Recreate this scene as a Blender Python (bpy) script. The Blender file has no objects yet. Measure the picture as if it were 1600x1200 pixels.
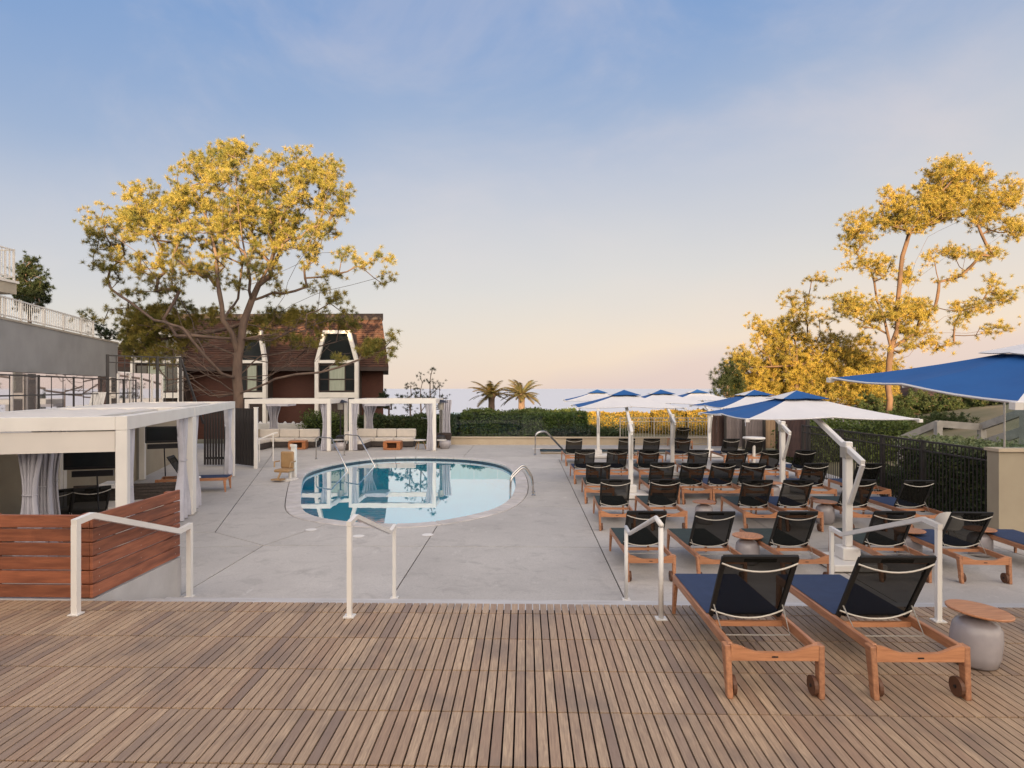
import bpy, bmesh, math, random
import numpy as np
from mathutils import Vector, Matrix
from mathutils.geometry import delaunay_2d_cdt
R = math.radians
random.seed(7); rng = np.random.default_rng(11)
scene = bpy.context.scene
col = scene.collection

# ------------------------------------------------------------------ camera
CAMZ, F, YAW = 2.15, 985.0, math.atan(21/985)
cd = bpy.data.cameras.new('camera'); cam = bpy.data.objects.new('camera', cd); col.objects.link(cam)
cam.location = (0, 0, CAMZ); cam.rotation_euler = (R(90), 0, YAW)
cd.sensor_width = 36; cd.lens = 36*F/1600; cd.shift_y = 7/1600
cd.clip_start = .05; cd.clip_end = 60000
scene.camera = cam
scene.render.resolution_x, scene.render.resolution_y = 1024, 768
scene.view_settings.view_transform = 'Standard'; scene.view_settings.look = 'None'
scene.view_settings.gamma = 1; scene.view_settings.exposure = 1.75
EXPF = 2**1.75

# ------------------------------------------------------------------ sky and sun
SUN_EL, SUN_AZ = R(7.0), R(5.0)      # low sun behind the camera, a little to its right
world = bpy.data.worlds.new('World'); scene.world = world; world.use_nodes = True
nt = world.node_tree; nt.nodes.clear()
def wn(t, **k):
    n = nt.nodes.new(t)
    for a, b in k.items(): setattr(n, a, b)
    return n
out = wn('ShaderNodeOutputWorld'); bg = wn('ShaderNodeBackground'); nt.links.new(bg.outputs[0], out.inputs[0])
tc = wn('ShaderNodeTexCoord'); sep = wn('ShaderNodeSeparateXYZ'); nt.links.new(tc.outputs['Generated'], sep.inputs[0])
# warmer and hazier towards the right (north-west), as in view
ax = wn('ShaderNodeMath', operation='MULTIPLY_ADD'); nt.links.new(sep.outputs['X'], ax.inputs[0]); ax.inputs[1].default_value = -.10
nt.links.new(sep.outputs['Z'], ax.inputs[2])
nz = wn('ShaderNodeTexNoise'); nz.inputs['Scale'].default_value = 1.7; nz.inputs['Detail'].default_value = 4; nz.inputs['Roughness'].default_value = .45
mp = wn('ShaderNodeMapping'); mp.inputs['Scale'].default_value = (1, 1, 2.2); mp.inputs['Rotation'].default_value = (0, R(25), R(20))
nt.links.new(tc.outputs['Generated'], mp.inputs[0]); nt.links.new(mp.outputs[0], nz.inputs[0])
nm = wn('ShaderNodeMath', operation='MULTIPLY_ADD'); nt.links.new(nz.outputs['Fac'], nm.inputs[0]); nm.inputs[1].default_value = -.16; nm.inputs[2].default_value = .08
zz = wn('ShaderNodeMath', operation='ADD'); nt.links.new(ax.outputs[0], zz.inputs[0]); nt.links.new(nm.outputs[0], zz.inputs[1])
ramp = wn('ShaderNodeValToRGB'); nt.links.new(zz.outputs[0], ramp.inputs[0])
SK = [(0, (.80,.64,.58)), (.035, (.87,.71,.58)), (.15, (.69,.65,.625)), (.29, (.50,.53,.62)), (.38, (.33,.42,.60)), (.50, (.20,.33,.59)), (1, (.13,.24,.50))]
e = ramp.color_ramp.elements
while len(e) < len(SK): e.new(.5)
for i, (p, c) in enumerate(SK): e[i].position = p; e[i].color = (*c, 1)
# thin high cloud, pinkish
cn_ = wn('ShaderNodeTexNoise'); cn_.inputs['Scale'].default_value = 2.3; cn_.inputs['Detail'].default_value = 7; cn_.inputs['Roughness'].default_value = .58; cn_.inputs['Distortion'].default_value = .5
cm = wn('ShaderNodeMapping'); cm.inputs['Scale'].default_value = (1, 1, 1.9); cm.inputs['Rotation'].default_value = (R(20), R(-28), 0); cm.inputs['Location'].default_value = (.35, .1, .62)
nt.links.new(tc.outputs['Generated'], cm.inputs[0]); nt.links.new(cm.outputs[0], cn_.inputs[0])
cr = wn('ShaderNodeMapRange', interpolation_type='SMOOTHSTEP'); nt.links.new(cn_.outputs['Fac'], cr.inputs[0]); cr.inputs[1].default_value = .44; cr.inputs[2].default_value = .78; cr.inputs[4].default_value = .36
cmx = wn('ShaderNodeMix', data_type='RGBA'); nt.links.new(cr.outputs[0], cmx.inputs[0]); nt.links.new(ramp.outputs[0], cmx.inputs[6]); cmx.inputs[7].default_value = (.76,.66,.64,1)
sky = wn('ShaderNodeTexSky', sky_type='NISHITA'); sky.sun_disc = False; sky.sun_elevation = SUN_EL
sky.sun_rotation = R(180) - SUN_AZ; sky.dust_density = 2.5; sky.ozone_density = 1.0
s1 = wn('ShaderNodeVectorMath', operation='SCALE'); nt.links.new(cmx.outputs[2], s1.inputs[0]); s1.inputs['Scale'].default_value = 1/EXPF*.97
s2 = wn('ShaderNodeVectorMath', operation='SCALE'); nt.links.new(sky.outputs[0], s2.inputs[0]); s2.inputs['Scale'].default_value = .008
ad = wn('ShaderNodeVectorMath', operation='ADD'); nt.links.new(s1.outputs[0], ad.inputs[0]); nt.links.new(s2.outputs[0], ad.inputs[1])
# broad warm glow of the sunrise half of the sky, behind the camera
dt = wn('ShaderNodeVectorMath', operation='DOT_PRODUCT'); nt.links.new(tc.outputs['Generated'], dt.inputs[0])
dt.inputs[1].default_value = (math.sin(SUN_AZ)*math.cos(SUN_EL), -math.cos(SUN_AZ)*math.cos(SUN_EL), math.sin(SUN_EL))
mrg = wn('ShaderNodeMapRange', interpolation_type='SMOOTHSTEP'); nt.links.new(dt.outputs['Value'], mrg.inputs[0])
mrg.inputs[1].default_value = -.25; mrg.inputs[2].default_value = 1.15; mrg.inputs[3].default_value = 0; mrg.inputs[4].default_value = 1
gs = wn('ShaderNodeVectorMath', operation='SCALE'); gs.inputs[0].default_value = (.90,.745,.55); nt.links.new(mrg.outputs[0], gs.inputs['Scale'])
ad2 = wn('ShaderNodeVectorMath', operation='ADD'); nt.links.new(ad.outputs[0], ad2.inputs[0]); nt.links.new(gs.outputs[0], ad2.inputs[1])
nt.links.new(ad2.outputs[0], bg.inputs[0]); bg.inputs[1].default_value = 1.0
sd = bpy.data.lights.new('sun', 'SUN'); sd.energy = 5; sd.angle = R(.55); sd.color = (1, .70, .37)
sun = bpy.data.objects.new('sun', sd); col.objects.link(sun)
dv = Vector((-math.sin(SUN_AZ)*math.cos(SUN_EL), math.cos(SUN_AZ)*math.cos(SUN_EL), -math.sin(SUN_EL)))
sun.rotation_euler = dv.to_track_quat('-Z', 'Y').to_euler(); sun.location = (0, -60, 40)

# ------------------------------------------------------------------ helpers
FW = Vector((-math.sin(YAW), math.cos(YAW), 0)); RT = Vector((math.cos(YAW), math.sin(YAW), 0))
def at(px, D, py=None, z=None):
    "world point whose distance ahead is D, on the ray through photo pixel px (py) "
    p = FW*D + RT*((px-800)/F*D)
    p.z = z if z is not None else (0 if py is None else CAMZ-(py-607)/F*D)
    return p
def gr(px, py, z=-.5):
    return at(px, F*(CAMZ-z)/(py-607), z=z)

class MB:
    def __init__(s): s.v = []; s.f = []
    def add(s, vs, fs):
        n = len(s.v); s.v += [tuple(v) for v in vs]; s.f += [tuple(i+n for i in f) for f in fs]; return s
    def box(s, x0, x1, y0, y1, z0, z1):
        return s.add([(x0,y0,z0),(x1,y0,z0),(x1,y1,z0),(x0,y1,z0),(x0,y0,z1),(x1,y0,z1),(x1,y1,z1),(x0,y1,z1)],
            [(0,3,2,1),(4,5,6,7),(0,1,5,4),(1,2,6,5),(2,3,7,6),(3,0,4,7)])
    def bar(s, a, b, w, h=None, up=(0,0,1)):
        "rectangular bar between a and b, w wide, h deep"
        h = h or w; a = Vector(a); b = Vector(b); d = (b-a).normalized(); u = Vector(up)
        if abs(d.dot(u)) > .95: u = Vector((0,1,0))
        x = d.cross(u).normalized(); y = x.cross(d).normalized()
        vs = [p + x*sx*w/2 + y*sy*h/2 for p in (a, b) for sx, sy in ((-1,-1),(1,-1),(1,1),(-1,1))]
        return s.add(vs, [(0,1,2,3),(7,6,5,4),(0,4,5,1),(1,5,6,2),(2,6,7,3),(3,7,4,0)])
    def tube(s, pts, r, n=8, caps=True, ph=0):
        pts = [Vector(p) for p in pts]; rs = r if isinstance(r, (list, tuple)) else [r]*len(pts)
        base = len(s.v); prev = None
        for i, p in enumerate(pts):
            d = (pts[min(i+1, len(pts)-1)] - pts[max(i-1, 0)]).normalized()
            if prev is None:
                u = Vector((0,0,1)) if abs(d.z) < .9 else Vector((0,1,0))
                x = d.cross(u).normalized()
            else:
                x = (prev - d*prev.dot(d)).normalized()
            prev = x; y = d.cross(x)
            k = 1.0
            if 0 < i < len(pts)-1:
                a1 = (pts[i]-pts[i-1]).normalized(); a2 = (pts[i+1]-pts[i]).normalized()
                k = 1.0/max(.5, math.sqrt(max(.01,(1+a1.dot(a2))/2)))
            for j in range(n):
                t = 2*math.pi*j/n + ph
                s.v.append(tuple(p + (x*math.cos(t) + y*math.sin(t))*rs[i]*(k if n == 4 else 1)))
        for i in range(len(pts)-1):
            for j in range(n):
                a = base+i*n+j; b = base+i*n+(j+1) % n
                s.f.append((a, b, b+n, a+n))
        if caps:
            s.f.append(tuple(base+j for j in reversed(range(n))))
            s.f.append(tuple(base+(len(pts)-1)*n+j for j in range(n)))
        return s
    def sq(s, pts, w): return s.tube(pts, w*.7071, 4, True, math.pi/4)
    def lathe(s, prof, n=20, c=(0,0,0)):
        base = len(s.v)
        for r, z in prof:
            for j in range(n):
                t = 2*math.pi*j/n; s.v.append((c[0]+r*math.cos(t), c[1]+r*math.sin(t), c[2]+z))
        for i in range(len(prof)-1):
            for j in range(n):
                a = base+i*n+j; b = base+i*n+(j+1) % n; s.f.append((a, b, b+n, a+n))
        s.f.append(tuple(base+j for j in reversed(range(n)))); s.f.append(tuple(base+(len(prof)-1)*n+j for j in range(n)))
        return s
    def prism(s, poly, z0, z1):
        n = len(poly); b = len(s.v)
        s.v += [(p[0],p[1],z0) for p in poly] + [(p[0],p[1],z1) for p in poly]
        s.f.append(tuple(b+i for i in reversed(range(n)))); s.f.append(tuple(b+n+i for i in range(n)))
        for i in range(n): j = (i+1) % n; s.f.append((b+i, b+j, b+n+j, b+n+i))
        return s
    def mesh(s, name, m, smooth=False):
        me = bpy.data.meshes.new(name); me.from_pydata(s.v, [], s.f)
        if smooth: me.shade_smooth() if hasattr(me, 'shade_smooth') else None
        me.materials.append(m) if m else None
        return me
    def build(s, name, m, parent=None, world=False, smooth=False, loc=None, bevel=0):
        """one mesh object; with world=True the coordinates are world ones and the parent is unrotated"""
        me = s.mesh(name, m, smooth)
        o = bpy.data.objects.new(name, me); col.objects.link(o)
        if parent is not None:
            o.parent = parent
            if world:
                w = Vector((0,0,0)); q = parent
                while q is not None: w += q.location; q = q.parent
                me.transform(Matrix.Translation(-w))
        if loc is not None:
            me.transform(Matrix.Translation(-Vector(loc))); o.location = loc
        if bevel: bev(o, bevel)
        return o
def bev(o, w, seg=1):
    b = o.modifiers.new('bevel', 'BEVEL'); b.width = w; b.segments = seg; b.limit_method = 'ANGLE'
def thing(name, label, cat, loc=(0,0,0), rz=0, group=None):
    o = bpy.data.objects.new(name, None); col.objects.link(o); o.empty_display_size = .2
    o.location = loc; o.rotation_euler = (0,0,rz); o['label'] = label; o['category'] = cat
    if group: o['group'] = group
    return o
def tag(o, label, cat, group=None, kind=None):
    o['label'] = label; o['category'] = cat
    if group: o['group'] = group
    if kind: o['kind'] = kind
    return o
def struct(o): o['kind'] = 'structure'; return o
def stuff(o): o['kind'] = 'stuff'; return o
def origin_to(o, p):
    p = Vector(p); o.data.transform(Matrix.Translation(-p)); o.location = p; return o
def inst(src, parent=None, loc=None, rot=None, scale=None):
    c = src.copy(); col.objects.link(c); c.parent = parent
    if loc is not None: c.location = loc
    if rot is not None: c.rotation_euler = rot
    if scale is not None: c.scale = scale
    return c
KIDS = {}
def kids(o):
    return [c for c in bpy.data.objects if c.parent is o]
def dup(root, loc, rz=None, label=None, group=None):
    if root.name not in KIDS: KIDS[root.name] = [(c, kids(c)) for c in kids(root)]
    r = root.copy(); col.objects.link(r); r.location = loc
    if rz is not None: r.rotation_euler = (0,0,rz)
    if label: r['label'] = label
    if group: r['group'] = group
    for c, gs in KIDS[root.name]:
        k = c.copy(); col.objects.link(k); k.parent = r
        for g in gs:
            q = g.copy(); col.objects.link(q); q.parent = k
    return r

# ------------------------------------------------------------------ materials
def newmat(name):
    m = bpy.data.materials.new(name); m.use_nodes = True; n = m.node_tree; n.nodes.clear()
    o = n.nodes.new('ShaderNodeOutputMaterial'); b = n.nodes.new('ShaderNodeBsdfPrincipled'); n.links.new(b.outputs[0], o.inputs[0])
    return m, n, b, o
def N(n, t, **k):
    q = n.nodes.new(t)
    for a, v in k.items(): setattr(q, a, v)
    return q
def mixc(n, fac, a, b, typ='MIX'):
    q = N(n, 'ShaderNodeMix', data_type='RGBA', blend_type=typ)
    for s, v in ((0, fac), (6, a), (7, b)):
        if hasattr(v, 'links'): n.links.new(v, q.inputs[s])
        else: q.inputs[s].default_value = v if s == 0 else (*v, 1)
    return q.outputs[2]
def noise(n, scale, detail=3, stretch=(1,1,1), coord='Object', rough=.55, dist=0):
    t = N(n, 'ShaderNodeTexCoord'); mpn = N(n, 'ShaderNodeMapping'); mpn.inputs['Scale'].default_value = stretch
    z = N(n, 'ShaderNodeTexNoise'); z.inputs['Scale'].default_value = scale; z.inputs['Detail'].default_value = detail
    z.inputs['Roughness'].default_value = rough; z.inputs['Distortion'].default_value = dist
    if coord == 'World':
        g = N(n, 'ShaderNodeNewGeometry'); n.links.new(g.outputs['Position'], mpn.inputs[0])
    else: n.links.new(t.outputs[coord], mpn.inputs[0])
    n.links.new(mpn.outputs[0], z.inputs[0]); return z.outputs['Fac']
def ramp2(n, fac, p0, p1):
    q = N(n, 'ShaderNodeMapRange'); n.links.new(fac, q.inputs[0]); q.inputs[1].default_value = p0; q.inputs[2].default_value = p1
    return q.outputs[0]
def mat(name, c, c2=None, scale=3, rough=.6, bump=0, bscale=None, metal=0, stretch=(1,1,1), coord='Object', rnd=0, lo=.35, hi=.65, spec=None, detail=3, c3=None):
    m, n, b, o = newmat(name)
    b.inputs['Roughness'].default_value = rough; b.inputs['Metallic'].default_value = metal
    if spec is not None: b.inputs['Specular IOR Level'].default_value = spec
    if c2 is None: c2 = tuple(x*.82 for x in c)
    cc = mixc(n, ramp2(n, noise(n, scale, detail, stretch, coord), lo, hi), c, c2)
    if c3: cc = mixc(n, ramp2(n, noise(n, scale*.23, 4, stretch, coord), .5, .72), cc, c3)
    if rnd:
        oi = N(n, 'ShaderNodeObjectInfo'); mr = N(n, 'ShaderNodeMapRange'); n.links.new(oi.outputs['Random'], mr.inputs[0])
        mr.inputs[3].default_value = 1-rnd; mr.inputs[4].default_value = 1+rnd
        hs = N(n, 'ShaderNodeHueSaturation'); n.links.new(mr.outputs[0], hs.inputs['Value']); n.links.new(cc, hs.inputs['Color']); cc = hs.outputs[0]
    n.links.new(cc, b.inputs['Base Color'])
    if bump:
        bp = N(n, 'ShaderNodeBump'); bp.inputs['Strength'].default_value = bump; bp.inputs['Distance'].default_value = .01
        n.links.new(noise(n, bscale or scale*6, 3, stretch, coord), bp.inputs['Height']); n.links.new(bp.outputs[0], b.inputs['Normal'])
    return m
def leafmat(name, a, b_, c_, scale=1.2, trans=.3):
    m, n, b, o = newmat(name)
    cc = mixc(n, ramp2(n, noise(n, scale, 2, coord='World'), .35, .65), a, b_)
    cc = mixc(n, ramp2(n, noise(n, scale*4.3, 2, coord='World'), .45, .7), cc, c_)
    n.links.new(cc, b.inputs['Base Color']); b.inputs['Roughness'].default_value = .55; b.inputs['Specular IOR Level'].default_value = .25
    t = N(n, 'ShaderNodeBsdfTranslucent'); n.links.new(cc, t.inputs[0])
    mx = N(n, 'ShaderNodeMixShader'); mx.inputs[0].default_value = trans
    n.links.new(b.outputs[0], mx.inputs[1]); n.links.new(t.outputs[0], mx.inputs[2]); n.links.new(mx.outputs[0], o.inputs[0])
    return m
def thinmat(name, c, alpha, rough=.6, glossy=False):
    "open weave mesh cloth or thin glass: part of the light goes straight through"
    m, n, b, o = newmat(name)
    b.inputs['Base Color'].default_value = (*c, 1); b.inputs['Roughness'].default_value = rough; b.inputs['Specular IOR Level'].default_value = .12
    t = N(n, 'ShaderNodeBsdfTransparent'); mx = N(n, 'ShaderNodeMixShader')
    if glossy:
        fr = N(n, 'ShaderNodeFresnel'); fr.inputs[0].default_value = 1.5
        g = N(n, 'ShaderNodeBsdfGlossy'); g.inputs['Roughness'].default_value = .02
        t.inputs[0].default_value = (*c, 1)
        n.links.new(fr.outputs[0], mx.inputs[0]); n.links.new(t.outputs[0], mx.inputs[1]); n.links.new(g.outputs[0], mx.inputs[2])
    else:
        mx.inputs[0].default_value = 1-alpha
        n.links.new(t.outputs[0], mx.inputs[1]); n.links.new(b.outputs[0], mx.inputs[2])
        n.links.new(b.outputs[0], mx.inputs[2])
    n.links.new(mx.outputs[0], o.inputs[0]); return m

M = {}
M['white'] = mat('white_paint', (.74,.71,.67), (.68,.65,.615), 2, .45)
M['white_cloth'] = mat('white_canvas', (.64,.62,.62), (.59,.575,.58), 1.5, .85, .1, 60)
M['blue_cloth'] = mat('blue_canvas', (.006,.085,.28), (.005,.070,.24), 1.5, .8, .1, 60)
M['curtain'] = mat('curtain_cloth', (.50,.49,.54), (.42,.41,.46), 4, .9, .1, 60)
def concrete_mat():
    m, n, b, o = newmat('pool_deck_concrete')
    c = mixc(n, ramp2(n, noise(n, .55, 8, coord='World', rough=.62), .32, .68), (.51,.475,.435), (.405,.375,.345))
    c = mixc(n, ramp2(n, noise(n, 2.6, 9, coord='World', rough=.72, dist=.6), .52, .74), c, (.32,.295,.27))
    c = mixc(n, ramp2(n, noise(n, 5.5, 6, (1,.35,1), 'World', .7), .60, .80), c, (.60,.57,.53))
    c = mixc(n, ramp2(n, noise(n, 55, 3, coord='World', rough=.7), .45, .85), c, (.33,.30,.28))
    oi = N(n, 'ShaderNodeObjectInfo'); mr = N(n, 'ShaderNodeMapRange'); n.links.new(oi.outputs['Random'], mr.inputs[0]); mr.inputs[3].default_value = .93; mr.inputs[4].default_value = 1.06
    hs = N(n, 'ShaderNodeHueSaturation'); n.links.new(mr.outputs[0], hs.inputs['Value']); n.links.new(c, hs.inputs['Color'])
    n.links.new(hs.outputs[0], b.inputs['Base Color']); b.inputs['Roughness'].default_value = .7
    bp = N(n, 'ShaderNodeBump'); bp.inputs['Strength'].default_value = .25; bp.inputs['Distance'].default_value = .006
    n.links.new(noise(n, 40, 4, coord='World'), bp.inputs['Height']); n.links.new(bp.outputs[0], b.inputs['Normal']); return m
M['concrete'] = concrete_mat()
M['concrete_wall'] = mat('concrete_wall', (.52,.50,.49), (.42,.40,.39), 1.6, .8, .2, 25, coord='World', detail=6)
M['coping'] = mat('coping_concrete', (.54,.50,.48), (.42,.39,.37), 3, .8, .2, 40, coord='World', rnd=.05, detail=5)
M['joint'] = mat('joint_filler', (.05,.035,.028), None, 8, .9)
M['deck_gap'] = mat('dark_deck_frame', (.030,.014,.010), None, 8, .9)
M['tan_wall'] = mat('tan_stucco', (.34,.29,.21), (.31,.26,.19), 2, .85, .2, 60)
M['tan_low'] = mat('tan_low_wall', (.46,.38,.28), (.42,.34,.25), 2, .85, .2, 60)
M['grey_wall'] = mat('grey_stucco', (.32,.315,.31), (.27,.265,.26), 1, .85, .2, 40)
M['iron'] = mat('black_iron', (.02,.017,.018), (.028,.024,.024), 5, .45)
M['black'] = mat('black_plastic', (.012,.012,.014), None, 5, .3)
M['steel'] = mat('stainless_steel', (.62,.60,.58), (.55,.53,.5), 6, .22, metal=1)
M['alu'] = mat('satin_aluminium', (.46,.43,.38), (.42,.39,.35), 6, .4, metal=.4)
M['teak'] = mat('teak_wood', (.46,.215,.11), (.31,.135,.07), 5, .45, .15, 30, stretch=(8,1,8), rnd=.12, detail=5)
M['teakx'] = mat('teak_wood_cross', (.49,.225,.11), (.36,.155,.075), 5, .45, .15, 30, stretch=(1,8,8), rnd=.12, detail=5)
M['mesh'] = thinmat('black_mesh_sling', (.009,.009,.008), .10, .9)
M['edge'] = mat('black_sling_edge', (.010,.010,.010), None, 8, .7)
M['navy'] = mat('navy_sling', (.022,.040,.098), (.018,.033,.082), 8, .8, .2, 200)
M['green'] = mat('dark_green_sling', (.030,.045,.042), (.022,.034,.032), 8, .8, .2, 200)
M['rubber'] = mat('dark_wheel', (.12,.05,.025), None, 8, .6)
M['stool'] = mat('grey_glazed_ceramic', (.36,.33,.34), (.31,.285,.295), 6, .22, rnd=.06)
M['board'] = mat('redwood_board', (.34,.115,.055), (.19,.060,.030), 2.4, .55, .3, 20, stretch=(1,1,9), rnd=.22, detail=6, c3=(.13,.042,.024))
M['wicker'] = mat('dark_wicker', (.06,.045,.04), (.035,.027,.024), 30, .7, .5, 80)
M['cushion'] = mat('cream_cushion', (.64,.58,.52), (.58,.53,.48), 4, .9, .1, 60, rnd=.04)
M['orange_wood'] = mat('orange_wood', (.42,.155,.055), (.30,.11,.04), 6, .4, stretch=(1,1,6))
M['tanseat'] = mat('tan_plastic', (.36,.225,.11), (.31,.19,.09), 4, .5)
M['sea'] = None
M['bark'] = mat('pine_bark', (.17,.115,.085), (.09,.06,.05), 3, .9, .6, 12, stretch=(1,1,.35), coord='World')
M['bark_red'] = mat('orange_bark', (.13,.075,.045), (.075,.045,.03), 3, .9, .6, 12, stretch=(1,1,.35), coord='World')
M['pine'] = leafmat('pine_needles', (.32,.27,.06), (.12,.13,.032), (.42,.31,.08), .9)  # sunlit gold put into the needle tones, darker one for contrast
M['pine2'] = leafmat('sun_gold_pine_needles', (.38,.29,.055), (.17,.155,.035), (.43,.28,.065), .8)  # gold of the low sun is mixed into this needle colour
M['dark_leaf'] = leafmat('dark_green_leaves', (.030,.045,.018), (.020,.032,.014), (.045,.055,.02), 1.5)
M['hedge'] = leafmat('hedge_leaves', (.10,.135,.030), (.06,.09,.022), (.13,.15,.04), 1.1, .2)
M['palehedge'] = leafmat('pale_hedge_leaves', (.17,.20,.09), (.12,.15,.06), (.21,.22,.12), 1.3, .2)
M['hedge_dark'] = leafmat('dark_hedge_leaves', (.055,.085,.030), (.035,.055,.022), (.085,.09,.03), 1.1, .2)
M['sungold_hedge'] = leafmat('sun_gold_hedge_leaves', (.30,.21,.03), (.20,.155,.03), (.34,.20,.04), 1.4, .3)  # lit version of the hedge leaves, sunlight painted into the colour
M['frond'] = leafmat('palm_fronds', (.10,.105,.04), (.13,.10,.04), (.15,.10,.05), .6, .25)
M['soil'] = mat('hillside_soil', (.20,.16,.10), (.12,.11,.06), .5, .95, .3, 4, coord='World', c3=(.10,.10,.05), detail=6)
M['grass'] = leafmat('grass_blades', (.10,.13,.03), (.14,.13,.05), (.20,.15,.06), .7, .2)
M['shingle'] = mat('brown_roof_shingles', (.085,.036,.024), (.038,.019,.015), 2.2, .9, .5, 9, stretch=(1,1,3), coord='World', detail=6)
M['fascia'] = mat('dark_fascia', (.045,.03,.026), None, 3, .8)
M['clad'] = mat('reddish_cladding', (.085,.028,.018), (.055,.02,.014), 3, .8, .3, 30, stretch=(1,1,12), coord='World')
M['win'] = mat('dark_window_glass', (.016,.020,.022), None, 3, .12, spec=.45)
M['blind'] = mat('pale_green_blind', (.34,.37,.30), (.28,.31,.25), 1, .6, stretch=(12,1,1))
M['mirror'] = mat('mirror_glass', (.86,.82,.80), (.84,.80,.78), 1, .03, metal=.9)
M['glass'] = thinmat('clear_glass', (.86,.93,.91), .9, glossy=True)
M['brownboard'] = mat('brown_gate_board', (.10,.055,.045), (.06,.035,.03), 5, .8, .3, 20, stretch=(6,6,1), rnd=.3)
M['greyboard'] = mat('grey_gate_board', (.23,.19,.185), (.17,.14,.14), 5, .8, .3, 20, stretch=(6,6,1), rnd=.2)
M['tanboard'] = mat('tan_gate_board', (.42,.28,.17), (.32,.21,.13), 5, .8, .3, 20, stretch=(6,6,1), rnd=.15)
M['grey_timber'] = mat('weathered_grey_timber', (.38,.35,.31), (.28,.26,.235), 4, .8, .3, 20)
M['beige'] = mat('beige_stucco', (.42,.37,.30), (.36,.32,.26), 2, .85)
M['roofpanel'] = mat('white_roof_fabric', (.66,.61,.56), (.60,.56,.52), 1, .8)
M['towel'] = mat('white_towel', (.82,.80,.79), (.74,.72,.71), 10, .95, .3, 80)
M['red'] = mat('faded_red_cloth', (.5,.12,.09), None, 8, .8)
M['bluetile'] = mat('waterline_tile', (.035,.07,.10), (.02,.04,.065), 12, .3, coord='World')
M['plaster'] = mat('pool_plaster', (.055,.68,.88), (.05,.62,.83), .8, .8, coord='World')
M['hotel'] = mat('hotel_stucco', (.62,.56,.50), (.56,.51,.46), 1, .85)
def sea_mat():
    m, n, b, o = newmat('hazy_sea_water')
    b.inputs['Base Color'].default_value = (.38,.42,.52,1); b.inputs['Roughness'].default_value = .35; b.inputs['IOR'].default_value = 1.33  # pale base colour stands in for haze over the water
    bp = N(n, 'ShaderNodeBump'); bp.inputs['Strength'].default_value = .6; bp.inputs['Distance'].default_value = .6
    n.links.new(noise(n, .05, 5, (1,2.5,1), 'World'), bp.inputs['Height']); n.links.new(bp.outputs[0], b.inputs['Normal']); return m
M['sea'] = sea_mat()
def water_mat():
    m, n, b, o = newmat('pool_water')
    n.nodes.remove(b)
    t = N(n, 'ShaderNodeBsdfTransparent'); t.inputs[0].default_value = (.86,.98,1,1)
    g = N(n, 'ShaderNodeBsdfGlossy'); g.inputs['Roughness'].default_value = .0; g.inputs[0].default_value = (1,1,1,1)
    lw = N(n, 'ShaderNodeLayerWeight'); lw.inputs[0].default_value = .5
    fr = N(n, 'ShaderNodeMath', operation='POWER'); n.links.new(lw.outputs['Facing'], fr.inputs[0]); fr.inputs[1].default_value = 1.45
    bp = N(n, 'ShaderNodeBump'); bp.inputs['Strength'].default_value = .03; bp.inputs['Distance'].default_value = .02
    n.links.new(noise(n, 1.6, 2, (1,1,1), 'World'), bp.inputs['Height'])
    n.links.new(bp.outputs[0], g.inputs['Normal']); n.links.new(bp.outputs[0], lw.inputs['Normal'])
    mx = N(n, 'ShaderNodeMixShader'); n.links.new(fr.outputs[0], mx.inputs[0]); n.links.new(t.outputs[0], mx.inputs[1]); n.links.new(g.outputs[0], mx.inputs[2])
    n.links.new(mx.outputs[0], o.inputs[0]); return m
M['water'] = water_mat()
PITCH, ROW = .0702, .61
def deck_mat():
    m, n, b, o = newmat('weathered_deck_wood')
    g = N(n, 'ShaderNodeNewGeometry'); sp = N(n, 'ShaderNodeSeparateXYZ'); n.links.new(g.outputs['Position'], sp.inputs[0])
    def fl(sock, d, off=0.0):
        a = N(n, 'ShaderNodeMath', operation='ADD'); n.links.new(sock, a.inputs[0]); a.inputs[1].default_value = off
        q = N(n, 'ShaderNodeMath', operation='DIVIDE'); n.links.new(a.outputs[0], q.inputs[0]); q.inputs[1].default_value = d
        f = N(n, 'ShaderNodeMath', operation='FLOOR'); n.links.new(q.outputs[0], f.inputs[0]); return f.outputs[0]
    yy = fl(sp.outputs['Y'], ROW, -3.58+ROW*20)
    def wnz(xs, s):
        c = N(n, 'ShaderNodeCombineXYZ'); n.links.new(xs, c.inputs[0]); n.links.new(yy, c.inputs[1]); c.inputs[2].default_value = s
        w = N(n, 'ShaderNodeTexWhiteNoise', noise_dimensions='3D'); n.links.new(c.outputs[0], w.inputs[0]); return w.outputs[0]
    tile = wnz(fl(sp.outputs['X'], PITCH*4, 20*PITCH*4), 1.0)
    slat = wnz(fl(sp.outputs['X'], PITCH, 200*PITCH), 5.0)
    s2 = wnz(fl(sp.outputs['X'], PITCH, 200*PITCH), 9.0)
    c = mixc(n, slat, (.37,.235,.150), (.60,.43,.275))
    c = mixc(n, ramp2(n, tile, .2, 1.0), c, (.46,.33,.215))
    c = mixc(n, ramp2(n, s2, .8, 1.0), c, (.25,.18,.14))
    gr_ = noise(n, 9, 6, (9,.55,1), 'World', .65, .4)
    c = mixc(n, ramp2(n, gr_, .30, .78), c, (.22,.14,.095))
    c = mixc(n, ramp2(n, noise(n, 1.3, 5, (1.6,1,1), 'World', .6), .50, .75), c, (.20,.145,.11))
    n.links.new(c, b.inputs['Base Color']); b.inputs['Roughness'].default_value = .55
    bp = N(n, 'ShaderNodeBump'); bp.inputs['Strength'].default_value = .35; bp.inputs['Distance'].default_value = .004
    n.links.new(gr_, bp.inputs['Height']); n.links.new(bp.outputs[0], b.inputs['Normal']); return m
M['deck'] = deck_mat()
# ================================================================== SETTING
GZ = -.5                                   # pool terrace level; the wooden deck is at 0
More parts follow.
